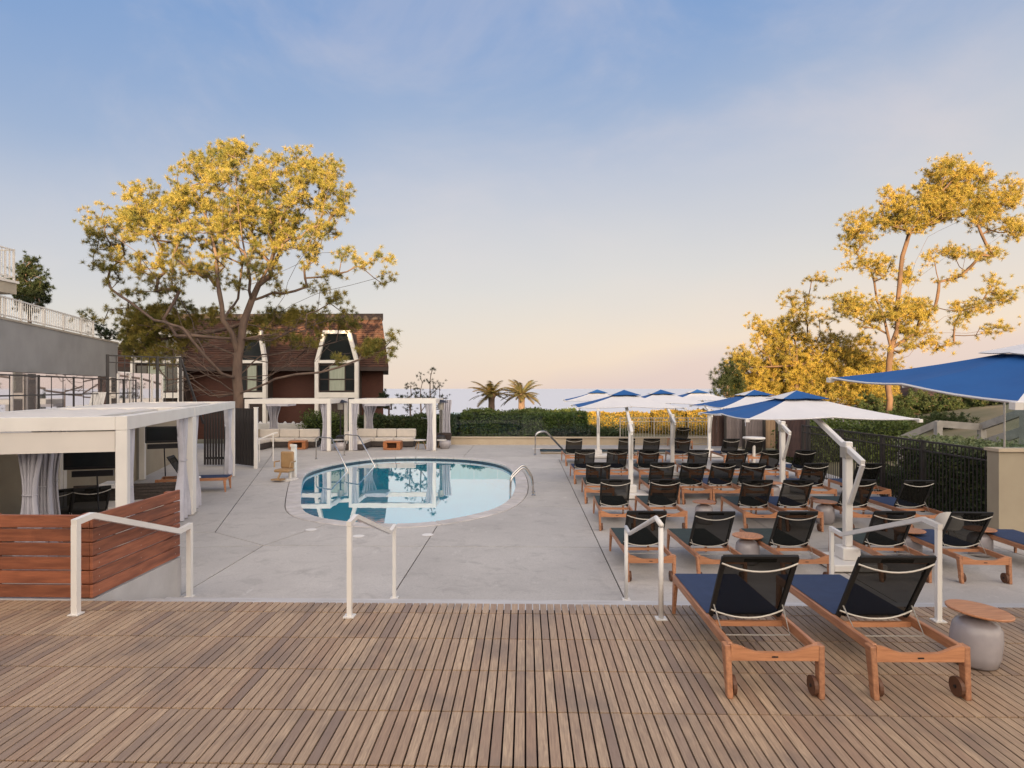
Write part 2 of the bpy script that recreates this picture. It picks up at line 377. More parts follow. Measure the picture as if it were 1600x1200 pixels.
# ---- terrain and sea
def smooth(a, b, x):
    t = min(1, max(0, (x-a)/(b-a))); return t*t*(3-2*t)
def ground_h(x, y):
    z = -.62
    z += -1.0*smooth(32, 48, y) - 5.5*smooth(50, 95, y) - 26*smooth(95, 190, y)
    r = smooth(13, 30, x)*smooth(8, 20, y)*(1-smooth(75, 120, y))
    z += r*2.3
    z += .35*math.sin(x*.23+y*.11)*smooth(34, 60, y)
    inner = (1-smooth(29.0, 30.6, y))*smooth(-6, -2, y)*smooth(-30, -27, x)*(1-smooth(9.2, 10.6, x))
    z -= inner*2.3
    return z
xs = list(np.concatenate([np.arange(-700, -60, 40), np.arange(-60, 80, 1.5), np.arange(80, 700, 40)]))
ys = list(np.concatenate([np.arange(-160, -20, 20), np.arange(-20, 110, 1.5), np.arange(110, 320, 15)]))
tv = [(x, y, ground_h(x, y)) for y in ys for x in xs]; nx = len(xs)
tf = [(j*nx+i, j*nx+i+1, (j+1)*nx+i+1, (j+1)*nx+i) for j in range(len(ys)-1) for i in range(nx-1)]
mb = MB(); mb.add(tv, tf); struct(mb.build('ground', M['soil'], smooth=True))
mb = MB(); mb.add([(-40000,130,-24),(40000,130,-24),(40000,52000,-24),(-40000,52000,-24)], [(0,1,2,3)]); struct(mb.build('sea', M['sea']))

# ---- pool outline (water edge), read on the ground and rounded
OUT = [(475,742),(492,734),(525,725),(575,717.5),(620,715.2),(665,714.8),(710,716),(750,719),(785,726),(800,736),
       (806,752),(803,774),(783,792),(752,803),(710,812),(667,818.5),(620,820.5),(572,819.5),(527,815),(492,809),(473,799),(470,785),(471,763)]
base = [gr(x, y, GZ-.02) for x, y in OUT]
def catmull(P, n):
    o = []; k = len(P)
    for i in range(k):
        p0, p1, p2, p3 = P[i-1], P[i], P[(i+1) % k], P[(i+2) % k]
        for j in range(n):
            t = j/n
            o.append(.5*((2*p1)+(p2-p0)*t+(2*p0-5*p1+4*p2-p3)*t*t+(3*p1-p0-3*p2+p3)*t**3))
    return o
ring = [Vector((p.x, p.y)) for p in catmull(base, 6)]
for _ in range(10):
    ring = [(ring[i-1]+ring[i]*2+ring[(i+1) % len(ring)])/4 for i in range(len(ring))]
if sum(a.x*b.y-b.x*a.y for a, b in zip(ring, ring[1:]+ring[:1])) < 0: ring.reverse()
def resample(P, n):
    L = [0]
    for i in range(len(P)): L.append(L[-1]+(P[(i+1) % len(P)]-P[i]).length)
    o = []
    for k in range(n):
        s = L[-1]*k/n
        i = max(j for j in range(len(P)) if L[j] <= s); t = (s-L[i])/(L[i+1]-L[i]); o.append(P[i].lerp(P[(i+1) % len(P)], t))
    return o
ring = resample(ring, 120)
def offs(P, d):
    o = []
    for i in range(len(P)):
        t = (P[(i+1) % len(P)]-P[i-1]).normalized(); o.append(P[i]+Vector((t.y, -t.x))*d)
    return o
inner_r, outer_r = ring, offs(ring, .34)
cop = struct(thing('pool_coping', '', '')); 
for k in ('label', 'category'): del cop[k]
NS = 40; per = 3
for k in range(NS):
    ids = [(k*per+j) % 120 for j in range(per+1)]
    a = [inner_r[i] for i in ids]; b = [outer_r[i] for i in ids]
    def shrink(q): q = list(q); q[0] = q[0].lerp(q[1], .035); q[-1] = q[-1].lerp(q[-2], .035); return q
    a, b = shrink(a), shrink(b); mb = MB()
    poly = [(p.x, p.y) for p in a[::1]] + [(p.x, p.y) for p in b[::-1]]
    mb.prism(poly[::-1], GZ-.06, GZ+.012); o = mb.build('coping_stone', M['coping'], cop); bev(o, .012)
# basin and water
mb = MB(); n = 120
wl = offs(ring, .03)
mb.add([(p.x,p.y,GZ-.06) for p in wl]+[(p.x,p.y,GZ-.17) for p in wl], [(i, i+n, (i+1) % n+n, (i+1) % n) for i in range(n)])
basin = struct(MB().add([(0,0,0)]*0, []).add(
    [(p.x,p.y,GZ-.17) for p in wl]+[(p.x,p.y,GZ-.85) for p in wl]+[(sum(p.x for p in wl)/n, sum(p.y for p in wl)/n, GZ-.88)],
    [(i, i+n, (i+1) % n+n, (i+1) % n) for i in range(n)]+[(i+n, 2*n, (i+1) % n+n) for i in range(n)]).build('pool_basin', M['plaster']))
mb.build('waterline_tiles', M['bluetile'], basin)
wv = [(p.x,p.y,GZ-.11) for p in wl]
mb = MB(); mb.add(wv, [tuple(range(n))]); struct(mb.build('pool_water', M['water']))

# ---- spa (square hot pool by the far wall)
SP = [Vector((.62,25.5)), Vector((6.4,25.5)), Vector((6.4,27.6)), Vector((.62,27.6))]
# ---- pool terrace: slabs split by real joints
X0, X1, Y0, Y1 = -19.0, 9.4, 6.3, 30.0
sx = [-4.4, -1.7, 1.25, 4.6, 7.9]
J = []
def jl(a, b): J.append((Vector(a), Vector(b)))
jl((1.25,6.2),(1.25,23.6)); jl((-1.7,6.2),(-1.7,12.6)); jl((-4.42,6.2),(-4.42,10.55)); jl((4.6,6.2),(4.6,25.0)); jl((7.9,6.2),(7.9,30.1))
jl((-4.42,10.55),(9.5,10.55)); jl((-4.42,10.55),(-5.72,11.5)); jl((-5.72,11.5),(-9.9,24.3)); jl((-5.72,11.5),(-19.1,11.3)); jl((-4.42,10.55),(-19.1,8.6))
jl((-4.42,10.55),(-3.9,12.2)); jl((-.2,14.2),(9.5,14.2)); jl((.1,17.8),(9.5,17.8)); jl((-.2,21),(9.5,21)); jl((-9.9,24.3),(9.5,24.3)); jl((-2.4,24.4),(-2.4,30.1))
jl((-8.85,21),(-6.9,21)); jl((-7.6,17.2),(-6.3,17.2)); jl((-9.9,24.3),(-12,30.1))
cop2 = offs(ring, .355)
def inside(P, x, y):
    c = False; j = len(P)-1
    for i in range(len(P)):
        if (P[i].y > y) != (P[j].y > y) and x < (P[j].x-P[i].x)*(y-P[i].y)/(P[j].y-P[i].y)+P[i].x: c = not c
        j = i
    return c
def tess(joints):
    V = []; E = []
    def loop(P):
        b = len(V); V.extend([Vector((p[0], p[1])) for p in P]); E.extend([(b+i, b+(i+1) % len(P)) for i in range(len(P))])
    loop([(X0,Y0),(X1,Y0),(X1,Y1),(X0,Y1)]); loop(cop2); loop(SP)
    strips = []
    for a, b in joints:
        d = (b-a).normalized(); q = Vector((-d.y, d.x))*.009
        s = [a-q, b-q, b+q, a+q]; strips.append(s); loop(s)
    ov, oe, of, _, oee, off = delaunay_2d_cdt(V, E, [], 0, 1e-5)
    con = {tuple(sorted(e)) for e, src in zip(oe, oee) if src}
    keep = {}
    for fi, f in enumerate(of):
        c = sum((ov[i] for i in f), Vector((0,0)))/len(f)
        if not (X0 < c.x < X1 and Y0 < c.y < Y1): continue
        if inside(cop2, c.x, c.y) or inside(SP, c.x, c.y) or any(inside(s, c.x, c.y) for s in strips): continue
        keep[fi] = f
    edge = {}
    for fi, f in keep.items():
        for i in range(len(f)): edge.setdefault(tuple(sorted((f[i], f[(i+1) % len(f)]))), []).append(fi)
    comp = {}; groups = []
    for fi in keep:
        if fi in comp: continue
        g = []; st = [fi]; comp[fi] = len(groups)
        while st:
            q = st.pop(); g.append(q); f = keep[q]
            for i in range(len(f)):
                k = tuple(sorted((f[i], f[(i+1) % len(f)])))
                if k in con: continue
                for r in edge[k]:
                    if r not in comp: comp[r] = len(groups); st.append(r)
        groups.append(g)
    return ov, keep, groups, edge
ov, keep, groups, edge = tess([])
terr = MB()
terr.add([(v.x, v.y, GZ-.02) for v in ov], [keep[f] for g in groups for f in g])
terrace = struct(terr.build('pool_terrace', M['joint']))
ov, keep, groups, edge = tess(J)
for g in groups:
    area = 0; vs = {}; fs = []
    for fi in g:
        f = keep[fi]; fs.append(f)
        for i in f: vs.setdefault(i, len(vs))
        a, b, c = (ov[i] for i in f[:3]); area += abs((b-a).cross(c-a))/2
    if area < .05: continue
    V = [None]*len(vs)
    for i, k in vs.items(): V[k] = (ov[i].x, ov[i].y, GZ)
    FS = [tuple(vs[i] for i in f) for f in fs]; gs = set(g); n0 = len(V)
    V += [(x, y, GZ-.018) for x, y, _ in V]
    for f in fs:
        for i in range(len(f)):
            a, b = f[i], f[(i+1) % len(f)]
            if sum(r in gs for r in edge[tuple(sorted((a, b)))]) == 1: FS.append((vs[b], vs[a], vs[a]+n0, vs[b]+n0))
    mb = MB(); mb.add(V, FS); mb.build('concrete_slab', M['concrete'], terrace)
for i_, (px_, py_) in enumerate(((486,828),(560,838),(900,742),(668,836))):
    q = gr(px_, py_); t = thing('skimmer_lid', ['round white skimmer lid on the concrete left of the near pool edge','round white skimmer lid on the concrete in front of the pool','round white drain lid on the concrete beside the first far loungers','round white skimmer lid in front of the pool, at the long joint'][i_], 'lid', q)
    mb = MB(); mb.lathe([(.125,.001),(.125,.006)], 24); mb.build('rim', M['coping'], t); mb = MB(); mb.lathe([(.10,.0065),(.098,.009)], 24); mb.build('cover', M['white'], t)
# terrace edge faces
mb = MB(); mb.box(X1, X1+.05, Y0, Y1, GZ-1.2, GZ-.02); mb.build('edge_wall', M['concrete_wall'], terrace)
# spa basin
x0, x1, y0, y1 = SP[0].x, SP[1].x, SP[0].y, SP[2].y
mb = MB(); mb.add([(x0,y0,GZ-.9),(x1,y0,GZ-.9),(x1,y1,GZ-.9),(x0,y1,GZ-.9),(x0,y0,GZ),(x1,y0,GZ),(x1,y1,GZ),(x0,y1,GZ)], [(0,1,2,3),(0,4,5,1),(1,5,6,2),(2,6,7,3),(3,7,4,0)])
sb = struct(mb.build('spa_basin', M['bluetile']))
mb = MB(); mb.box(x0-.3,x1+.3,y1,y1+.3,GZ+.002,GZ+.03); mb.build('coping', M['coping'], sb)
mb = MB(); mb.add([(x0,y0,GZ-.06),(x1,y0,GZ-.06),(x1,y1,GZ-.06),(x0,y1,GZ-.06)], [(0,1,2,3)]); struct(mb.build('spa_water', M['water']))

# ---- wooden deck: every slat is a piece
mb = MB(); mb.box(-12, 9.35, -7, 6.29, -.6, -.060)
deck = struct(mb.build('wooden_deck', M['deck_gap']))
rows = [3.58-2*ROW, 3.58-ROW, 3.58, 4.19, 4.80, 5.41, 6.02, 6.30]
def slat_mesh(L):
    m_ = MB(); m_.box(-PITCH/2+.0058, PITCH/2-.0058, .008, L-.008, -.030, 0); return m_.mesh('slat', M['deck'])
cand = []
for r in range(len(rows)-1):
    y0_, y1_ = rows[r], rows[r+1]; yc = (y0_+y1_)/2
    for k in range(-165 if r > 2 else -110, 132 if r > 2 else 100):
        x = (k+.5)*PITCH; inview = abs((x*math.cos(YAW)+yc*math.sin(YAW))/max(.1, yc)) < .84 and yc > 3.5
        cand.append((0 if inview else 1, yc, abs(x), x, y0_, y1_-y0_))
cand.sort(); sm = {}
rest = MB()
for i, (_, yc, _, x, y, L) in enumerate(cand):
    dz = random.uniform(-.0012, .0012)
    if i < 300:
        key = round(L, 2)
        if key not in sm: sm[key] = slat_mesh(L)
        o = bpy.data.objects.new('slat', sm[key]); col.objects.link(o); o.parent = deck; o.location = (x, y, dz)
    else: rest.box(x-PITCH/2+.0058, x+PITCH/2-.0058, y+.008, y+L-.008, -.030, dz)
stuff(rest.build('slats', M['deck'], deck))
# ---- steps down to the terrace
st = struct(thing('steps', '', '')); del st['label']; del st['category']
for i in range(3):
    mb = MB(); mb.box(-4.35, 9.3, 6.302+.42*i, 6.302+.42*(i+1)-.003, GZ-.1, -.008-.125*(i+1)+.0)
    mb.build('step', M['concrete_wall'], st)
# ---- low tan wall at the far end of the terrace, slope behind
mb = MB(); mb.box(-3.7, 9.4, 29.72, 30.02, GZ-.4, -.19)
w = thing('low_wall', 'long low tan wall closing the far end of the pool terrace', 'wall', (2,29.8,GZ))
mb.build('wall_body', M['tan_low'], w, True)
mb = MB(); mb.box(-3.74, 9.44, 29.68, 30.06, -.19, -.14); mb.build('cap', M['tan_low'], w, True)
# tan wall behind the near cabanas, and upper terrace
DIR = Vector((-.298,.955,0)); NRM = Vector((-.955,-.298,0)); CP0 = Vector((-5.62,8.78,0))
def cb(s, t, z=0): v = CP0 + DIR*s + NRM*t; return Vector((v.x, v.y, z))
def cprism(mb, s0, s1, t0, t1, z0, z1):
    return mb.prism([cb(s0,t0)[:2], cb(s1,t0)[:2], cb(s1,t1)[:2], cb(s0,t1)[:2]], z0, z1)
CZ = math.atan2(DIR.y, DIR.x)
w = thing('retaining_wall', 'plain tan wall behind the two near cabanas with black screens on it', 'wall', cb(5,2.7,GZ))
mb = MB(); cprism(mb, -4, 16.0, 2.62, 2.9, GZ-.3, 1.18); mb.build('wall_body', M['tan_wall'], w, True)
mb = MB(); cprism(mb, -4, 16.05, 2.58, 3.0, 1.18, 1.26); mb.build('cap', M['concrete_wall'], w, True)
mb = MB(); cprism(mb, -10, 21, 3.0, 26, .2, 1.2); struct(mb.build('upper_terrace', M['concrete_wall']))

# ---- grey building on the upper terrace
b = thing('grey_building', 'long grey stucco building with a glass ribbon and white roof railing at left', 'building', cb(8,9.5,1.2), 0)
S1 = 19.8; T0 = 5.76
p_ = cb(S1, T0)
mb = MB(); cprism(mb, -14, S1, T0, T0+9, 2.62, 4.02); mb.build('wall', M['grey_wall'], b, True)
mb = MB(); cprism(mb, -14, S1-.0, T0+.55, T0+8.8, 1.2, 2.615); mb.build('core', M['fascia'], b, True)
mb = MB(); cprism(mb, -14.03, S1+.03, T0-.03, T0+9.03, 4.02, 4.08); mb.build('parapet', M['beige'], b, True)
gl0 = None; wfr = MB()
for k in range(20):
    s0 = -10.1+k*1.5
    mb = MB(); mb.add([(0,0,0),(1.44,0,0),(1.44,0,1.5),(0,0,1.5)], [(0,1,2,3)])
    if gl0 is None:
        mb = MB(); mb.box(0, 1.44, 0, .02, 0, 1.38); gl0 = mb.build('window_pane', M['mirror'], b)
        mb = MB(); mb.box(-.03, .03, -.04, .04, 0, 1.40); mu0 = mb.build('mullion', M['iron'], b)
        g, mu = gl0, mu0
    else: g = inst(gl0, b); mu = inst(mu0, b)
    q = cb(s0+.03, T0+.06, 1.22) - b.location; g.location = q; g.rotation_euler = (0,0,R(97.5))
    q = cb(s0, T0+.1, 1.21) - b.location; mu.location = q; mu.rotation_euler = (0,0,CZ)
for k in range(4):
    mb = MB(); cprism(mb, -.6, .5, T0-.03, T0-.002, 2.86+k*.12, 2.91+k*.12); mb.build('vent_louvre', M['black'], b, True)
def railing(name, label, cat, pts, h, gap, m, pw=.016, postw=.05, every=12, rails=(.12,), group=None, z=0, toprail=.04):
    """a railing along pts: posts, rails and each picket its own part"""
    pts = [Vector(p) for p in pts]; t = thing(name, label, cat, pts[0], group=group)
    mb = MB(); mb.box(-pw/2, pw/2, -pw/2, pw/2, .08, h-.01); me = mb.mesh('picket', m)
    mb = MB(); mb.box(-postw/2, postw/2, -postw/2, postw/2, 0, h+.03); mp_ = mb.mesh('post', m)
    cnt = 0
    for a, b2 in zip(pts, pts[1:]):
        d = b2-a; L = d.length; k = max(1, int(L/gap)); rz = math.atan2(d.y, d.x)
        for i in range(k+1):
            p = a + d*(i/k) - t.location; isp = (i % every == 0) or i == k
            if i == k and b2 is not pts[-1]: continue
            o = bpy.data.objects.new('post' if isp else 'picket', mp_ if isp else me); col.objects.link(o); o.parent = t; o.location = p; o.rotation_euler = (0,0,rz); cnt += 1
        for zz_, ww in [(h, toprail)] + [(r, .03) for r in rails]:
            mb = MB(); mb.bar(a+Vector((0,0,zz_))-t.location, b2+Vector((0,0,zz_))-t.location, ww); mb.build('rail', m, t)
    return t
railing('roof_railing', 'white metal railing along the roof edge of the grey building', 'railing', [cb(-13,T0+.2,4.08), cb(S1-2.2,T0+.2,4.08)], .62, .14, M['white'], every=11, pw=.02)
# balcony building, top left
bb = thing('balcony_building', 'beige building corner with stacked balconies at the left edge', 'building', (-21,22.5,1.2))
P = at(26, 20, z=0); bx = P.x
for zt, ex in ((5.75, 0), (4.35, -.3)):
    mb = MB(); mb.box(bx-6+ex, bx+ex, P.y-6, P.y, zt-.62, zt-.28); mb.build('balcony_slab', M['beige'], bb, True)
    mb = MB(); mb.box(bx-6+ex, bx+.05+ex, P.y-6, P.y+.05, zt-.277, zt-.2); mb.build('slab_cap', M['white'], bb, True)
mb = MB(); mb.box(bx-9, bx-1.5, P.y-6, P.y-.3, 1.2, 10); mb.build('wall', M['beige'], bb, True)
railing('balcony_railing', 'white picket railing of the upper balcony at the left edge', 'railing', [(bx-.05,P.y-6,5.55),(bx-.05,P.y-.05,5.55),(bx-1.4,P.y-.05,5.55)], .98, .15, M['white'], every=30, pw=.022)
railing('balcony_railing', 'white picket railing of the lower balcony at the left edge', 'railing', [(bx-.35,P.y-6,4.15),(bx-.35,P.y-.05,4.15),(bx-1.4,P.y-.05,4.15)], .9, .15, M['white'], every=30, pw=.022)
# glass windbreak and iron fence on the upper terrace
wb = thing('glass_windbreak', 'glass windbreak reflecting the pale sky behind the black picket fence', 'glass screen', cb(10.5,6.0,1.2))
wa, wc = Vector((-12.9,19.7,1.2)), Vector((-12.95,22.2,1.2)); wd = wc-wa; rzw = math.atan2(wd.y, wd.x); wl_ = wd.length/4
for k in range(4):
    mb = MB(); mb.box(.03, wl_-.03, 0, .02, .06, 1.46); o = mb.build('glass_panel', M['mirror'], wb); o.location = wa+wd*(k/4)-wb.location; o.rotation_euler = (0,0,rzw)
for k in range(5):
    mb = MB(); mb.box(-.025,.025,-.03,.03,0,1.42); o = mb.build('post', M['white'], wb); o.location = wa+wd*(k/4)-wb.location; o.rotation_euler = (0,0,rzw)
A = at(168, 18.5, z=1.2); B = at(282, 20.0, z=1.2)
railing('iron_fence', 'tall black picket fence standing on the upper terrace behind the cabana', 'fence', [A, B], 1.92, .22, M['iron'], pw=.022, postw=.07, every=6, rails=(.1,1.72))
C_ = at(318, 20.4, z=.9)
rl = thing('stair_rail', 'dark sloping stair rail at the end of the picket fence', 'railing', B)
mb = MB(); mb.bar(B+Vector((0,0,1.9)), C_+Vector((0,0,.1)), .06); mb.build('rail', M['iron'], rl, True)
mb = MB(); mb.bar(at(303,20.2,z=.9), at(303,20.2,z=1.9), .05); mb.build('post', M['iron'], rl, True)
# white lifeguard-like chair
q = at(134, 16.5, z=1.2)
lc = thing('white_chair', 'tall white folding chair on the upper terrace beside the glass', 'chair', q, R(-20))
for sx_ in (-1,1):
    for sy in (-1,1):
        mb = MB(); mb.bar((sx_*.26,sy*.32,0), (sx_*.2,sy*.12,.45 if sy>0 else .45), .05); mb.build('leg', M['white'], lc)
    mb = MB(); mb.bar((sx_*.27,-.3,.48),(sx_*.27,.25,.50),.06,.03); mb.build('armrest', M['white'], lc)
mb = MB(); mb.box(-.26,.26,-.25,.2,.28,.32); mb.build('seat', M['white'], lc)
for k in range(5):
    mb = MB(); mb.bar((-.22+k*.11,.22,.3),(-.22+k*.11,.36,.85),.08,.02); mb.build('slat', M['white'], lc)

railing('terrace_railing', 'thin black wire railing along the upper terrace above the nearest cabana', 'railing', [cb(-2,3.2,1.26),cb(12.6,3.2,1.26)], 1.15, .62, M['iron'], pw=.014, postw=.035, every=3, rails=(.4,.75), toprail=.03)
# ---- brown mansard house
HD = 42.0
def hx(px): return (px-821)*HD/F
def hz(py): return CAMZ-(py-607)/F*HD
hs = thing('mansard_house', 'brown house with steep shingled mansard roof and white framed dormers', 'house', (hx(400), HD+3, -1))
xa, xb = hx(183), hx(588); yf = HD
mb = MB(); mb.prism([(hx(200),yf),(hx(598),yf),(hx(598)-2.4,yf+10),(hx(200),yf+10)], -1.6, hz(566)); mb.build('wall', M['clad'], hs, True)
# mansard: eave wide, top narrow
e0, e1 = hx(168), hx(611); t0, t1 = hx(186), hx(589); ze, zt = hz(574), hz(496)
V = [(e0,yf-.9,ze),(e1,yf-.9,ze),(e1-2.6,yf+10.9,ze),(e0,yf+10.9,ze),(t0,yf+1.3,zt),(t1,yf+1.3,zt),(t1-2.2,yf+9,zt),(t0,yf+9,zt)]
mb = MB(); mb.add(V, [(0,3,2,1),(0,1,5,4),(1,2,6,5),(2,3,7,6),(3,0,4,7),(4,5,6,7)]); rf = mb.build('roof', M['shingle'], hs, True)
# rows of shingle courses, proud of the roof surface
for r in range(22):
    f0 = r/22; za = ze+(zt-ze)*f0; yy = yf-.9+2.2*f0
    mb = MB(); mb.bar((e0+(t0-e0)*f0+.01, yy-.015, za+.03), (e1+(t1-e1)*f0-.01, yy-.015, za+.03), .05, .04); mb.build('shingle_course', M['shingle'], rf, True)
mb = MB(); mb.prism([(t0-.1,yf+1.2),(t1+.1,yf+1.2),(t1-2.1,yf+9.1),(t0-.1,yf+9.1)],zt+.002,hz(486)); mb.build('roof_cap', M['fascia'], hs, True)
mb = MB(); mb.prism([(e0,yf-.95),(e1,yf-.95),(e1-2.6,yf+10.95),(e0,yf+10.95)],ze-.25,ze-.002); mb.build('eave', M['fascia'], hs, True)
def dormer(px0, px1, ptop0, ptop1, dz=0.0, zs=None):
    x0,x1,u0,u1 = hx(px0),hx(px1),hx(ptop0),hx(ptop1); y = yf-1.25; zb = -1.4; zm, zu = hz(566)+dz, hz(521)+dz
    fr = .22
    d = MB()
    for (a, b) in (((x0,zb),(x0,zm)),((x1,zb),(x1,zm)),((x0,zm),(u0,zu)),((x1,zm),(u1,zu))):
        d.bar((a[0],y,a[1]),(b[0],y,b[1]),fr,fr+.1,up=(0,1,0))
    d.bar((u0-fr/2,y,zu),(u1+fr/2,y,zu),fr,fr); d.bar((x0,y,zm),(x1,y,zm),fr*.9,fr*.9); d.bar((x0,y,hz(617)+dz),(x1,y,hz(617)+dz),fr*1.6,fr*1.6); 
    dm = d.build('dormer_frame', M['white'], hs, True)
    mb = MB(); mb.add([(x0,y+.12,zb),(x1,y+.12,zb),(x1,y+.12,zm),(u1,y+.12,zu),(u0,y+.12,zu),(x0,y+.12,zm),
        (x0,y+3,zb),(x1,y+3,zb),(x1,y+3,zm),(u1,y+3,zu),(u0,y+3,zu),(x0,y+3,zm)],
        [(0,1,2,3,4,5),(0,6,7,1),(1,7,8,2),(2,8,9,3),(3,9,10,4),(4,10,11,5),(5,11,6,0)]); mb.build('dormer_body', M['fascia'], hs, True)
    mb = MB(); mb.add([(x0+.12,y+.07,zm+.12),(x1-.12,y+.07,zm+.12),(u1-.1,y+.07,zu-.12),(u0+.1,y+.07,zu-.12)], [(0,1,2,3)]); mb.build('window', M['win'], hs, True)
    zb2, zt2 = hz(611)+dz, hz(571)+dz; w_ = x1-x0-.3; wn_ = MB()
    fr2 = MB()
    for k in range(4): fr2.box(x0+.15+w_*[0,.27,.73,1][k]-.03, x0+.15+w_*[0,.27,.73,1][k]+.03, y, y+.07, zb2, zt2)
    for zz_ in (zb2, zb2+(zt2-zb2)*.45, zt2): fr2.box(x0+.15, x1-.15, y+.005, y+.065, zz_-.035, zz_+.035)
    wf = fr2.build('window_frame', M['fascia'], hs, True)
    for k in range(3):
        for j in range(2):
            xa_ = x0+.15+w_*[0,.27,.73][k]+.03; xb_ = x0+.15+w_*[.27,.73,1][k]-.03
            za_ = zb2+(zt2-zb2)*(0,.45)[j]+.035; zb_ = zb2+(zt2-zb2)*(.45,1)[j]-.035
            mb = MB(); mb.box(xa_, xb_, y+.03, y+.05, za_, zb_); mb.build('pane', M['blind'] if k == 1 else M['win'], wf, True)
dormer(503, 564, 515, 552); dormer(382, 423, 392, 416); dormer(219, 292, 232, 276, dz=-.02)
# ================================================================== CABANAS AND FURNITURE ALONG THE LEFT
def curtain(name, label, p, h, w0, wt, w1, rz, tie=.42, lean=0.0, group=None, folds=5, seed=0):
    """tied-back drape hanging from height h at p; w0 top width, wt tie width, w1 hem width"""
    rs = random.Random(seed); t = thing(name, label, 'curtain', p, rz, group)
    nu, nv = folds*8, 22; V = []; Fc = []
    ph = [rs.uniform(-.5,.5) for _ in range(4)]
    for side in (0, 1):
        for j in range(nv+1):
            v = j/nv; z = h*(1-v)+.02
            if v < tie: k = smooth(0,1,v/tie); w = w0+(wt-w0)*k
            else: k = smooth(0,1,(v-tie)/(1-tie)); w = wt+(w1-wt)*min(1,k*1.15)
            cx = lean*(v if v < tie else tie)*(1 if v < tie else 1)*1.0 + (0 if v < tie else -lean*.35*(v-tie))
            am = .035+.03*(w/max(w0,w1))
            for i in range(nu+1):
                u = i/nu; a = 2*math.pi*folds*u+ph[0]+ph[1]*v*3
                y = math.sin(a)*am + math.sin(a*.5+ph[2]+v*2)*am*.5
                x = cx+(u-.5)*w+math.cos(a)*am*.25
                V.append((x, y+(.012 if side else 0), z))
    b = (nv+1)*(nu+1)
    for j in range(nv):
        for i in range(nu):
            q = j*(nu+1)+i; Fc.append((q, q+1, q+nu+2, q+nu+1)); Fc.append((b+q, b+q+nu+1, b+q+nu+2, b+q+1))
    mb = MB(); mb.add(V, Fc); mb.build('cloth', M['curtain'], t, smooth=True)
    zt = h*(1-tie); mb = MB(); mb.tube([(lean*tie+math.cos(a)*(wt/2+.012), math.sin(a)*.075+.006, zt) for a in [2*math.pi*i/14 for i in range(15)]], .009, 5); mb.build('tie_band', M['curtain'], t)
    return t
def cabana(name, label, o, L, Dp, H, rz, roof=True, group=None, valance=True):
    "local x along the front, y to the back"
    t = thing(name, label, 'cabana', o, rz, group); pw = .15
    for x in (pw/2, L-pw/2):
        for y in (pw/2, Dp-pw/2):
            mb = MB(); mb.box(x-pw/2, x+pw/2, y-pw/2, y+pw/2, 0, H-.2); ob = mb.build('post', M['white'], t); bev(ob, .008)
            mb = MB(); mb.box(x-pw/2-.03, x+pw/2+.03, y-pw/2-.03, y+pw/2+.03, 0.004, .02); mb.build('foot_plate', M['alu'], ob)
    for a in ((0,L,0,pw),(0,L,Dp-pw,Dp)):
        mb = MB(); mb.box(a[0],a[1],a[2],a[3],H-.198,H); ob = mb.build('beam', M['white'], t); bev(ob, .006)
    for a in ((0,pw),(L-pw,L)):
        mb = MB(); mb.box(a[0]+.002,a[1]-.002,pw+.002,Dp-pw-.002,H-.196,H-.003); ob = mb.build('beam', M['white'], t); bev(ob, .006)
    if roof:
        y0 = pw+.55; n = 14
        V = []; Fc = []
        for i in range(n+1):
            y = y0+(Dp-pw-y0)*i/n; z = H-.05+.035*abs(math.sin(i*math.pi/4))
            V += [(pw+.02,y,z),(L-pw-.02,y,z),(pw+.02,y,z-.012),(L-pw-.02,y,z-.012)]
        for i in range(n): a=i*4; Fc += [(a,a+1,a+5,a+4),(a+2,a+6,a+7,a+3)]
        mb = MB(); mb.add(V, Fc); mb.build('roof_cloth', M['roofpanel'], t)
        mb = MB(); mb.bar((pw,y0,H-.06),(L-pw,y0,H-.06),.06); mb.build('roof_slider', M['white'], t)
    return t
ANG = CZ                                   # local x of the near cabanas runs along DIR
def rot_thing_front(o, s, t_, z): return cb(s, t_, z)
# near cabanas: x local = along DIR; y local must point to the back (NRM) = rotate +90 of DIR
c1 = cabana('cabana', 'white framed cabana nearest the wooden deck, with brown sofa and two dark loungers', cb(0,0,GZ), 4.62, 2.55, 2.26, ANG, group='white cabanas')
c2 = cabana('cabana', 'white framed cabana in front of the tan wall, with one side-on lounger', cb(4.66,0,GZ), 5.9, 2.55, 2.26, ANG, group='white cabanas')
# solid fabric valance on the near end of the first cabana
mb = MB(); mb.box(.03,.05,.16,2.39,1.76,2.05); mb.build('valance', M['roofpanel'], c1)
mb = MB(); mb.box(.10,.55,1.0,1.25,2.1,2.2); mb.build('awning_motor', M['white'], c1)
for k in range(3):
    mb = MB(); mb.box(1.2+k*.7,1.5+k*.7,.5,.6,2.1,2.16); mb.build('heater_lamp', M['alu'] if k else M['black'], c1)
CG = 'tied back grey curtains of the cabanas'
curtain('curtain', 'grey tied-back curtain just inside the near corner post of the nearest cabana', cb(.42,.12,GZ), 2.05, .42, .22, .40, ANG, lean=.02, group=CG, seed=1)
curtain('curtain', 'wide flared grey curtain left of the post shared by the two near cabanas', cb(4.1,.12,GZ), 2.05, .45, .20, .80, ANG, lean=.1, group=CG, seed=2)
curtain('curtain', 'flared grey curtain right of the post shared by the two near cabanas', cb(5.2,.12,GZ), 2.05, .42, .22, .75, ANG, lean=-.08, group=CG, seed=3)
curtain('curtain', 'slim grey curtain at the far end post of the second near cabana', cb(10.1,.12,GZ), 2.05, .55, .25, .62, ANG, lean=.1, group=CG, seed=4)
curtain('curtain', 'leftmost grey curtain in the nearest cabana above the board fence', at(46,9.0,z=GZ), 1.95, .42, .17, .46, R(0), lean=.0, group=CG, seed=5)
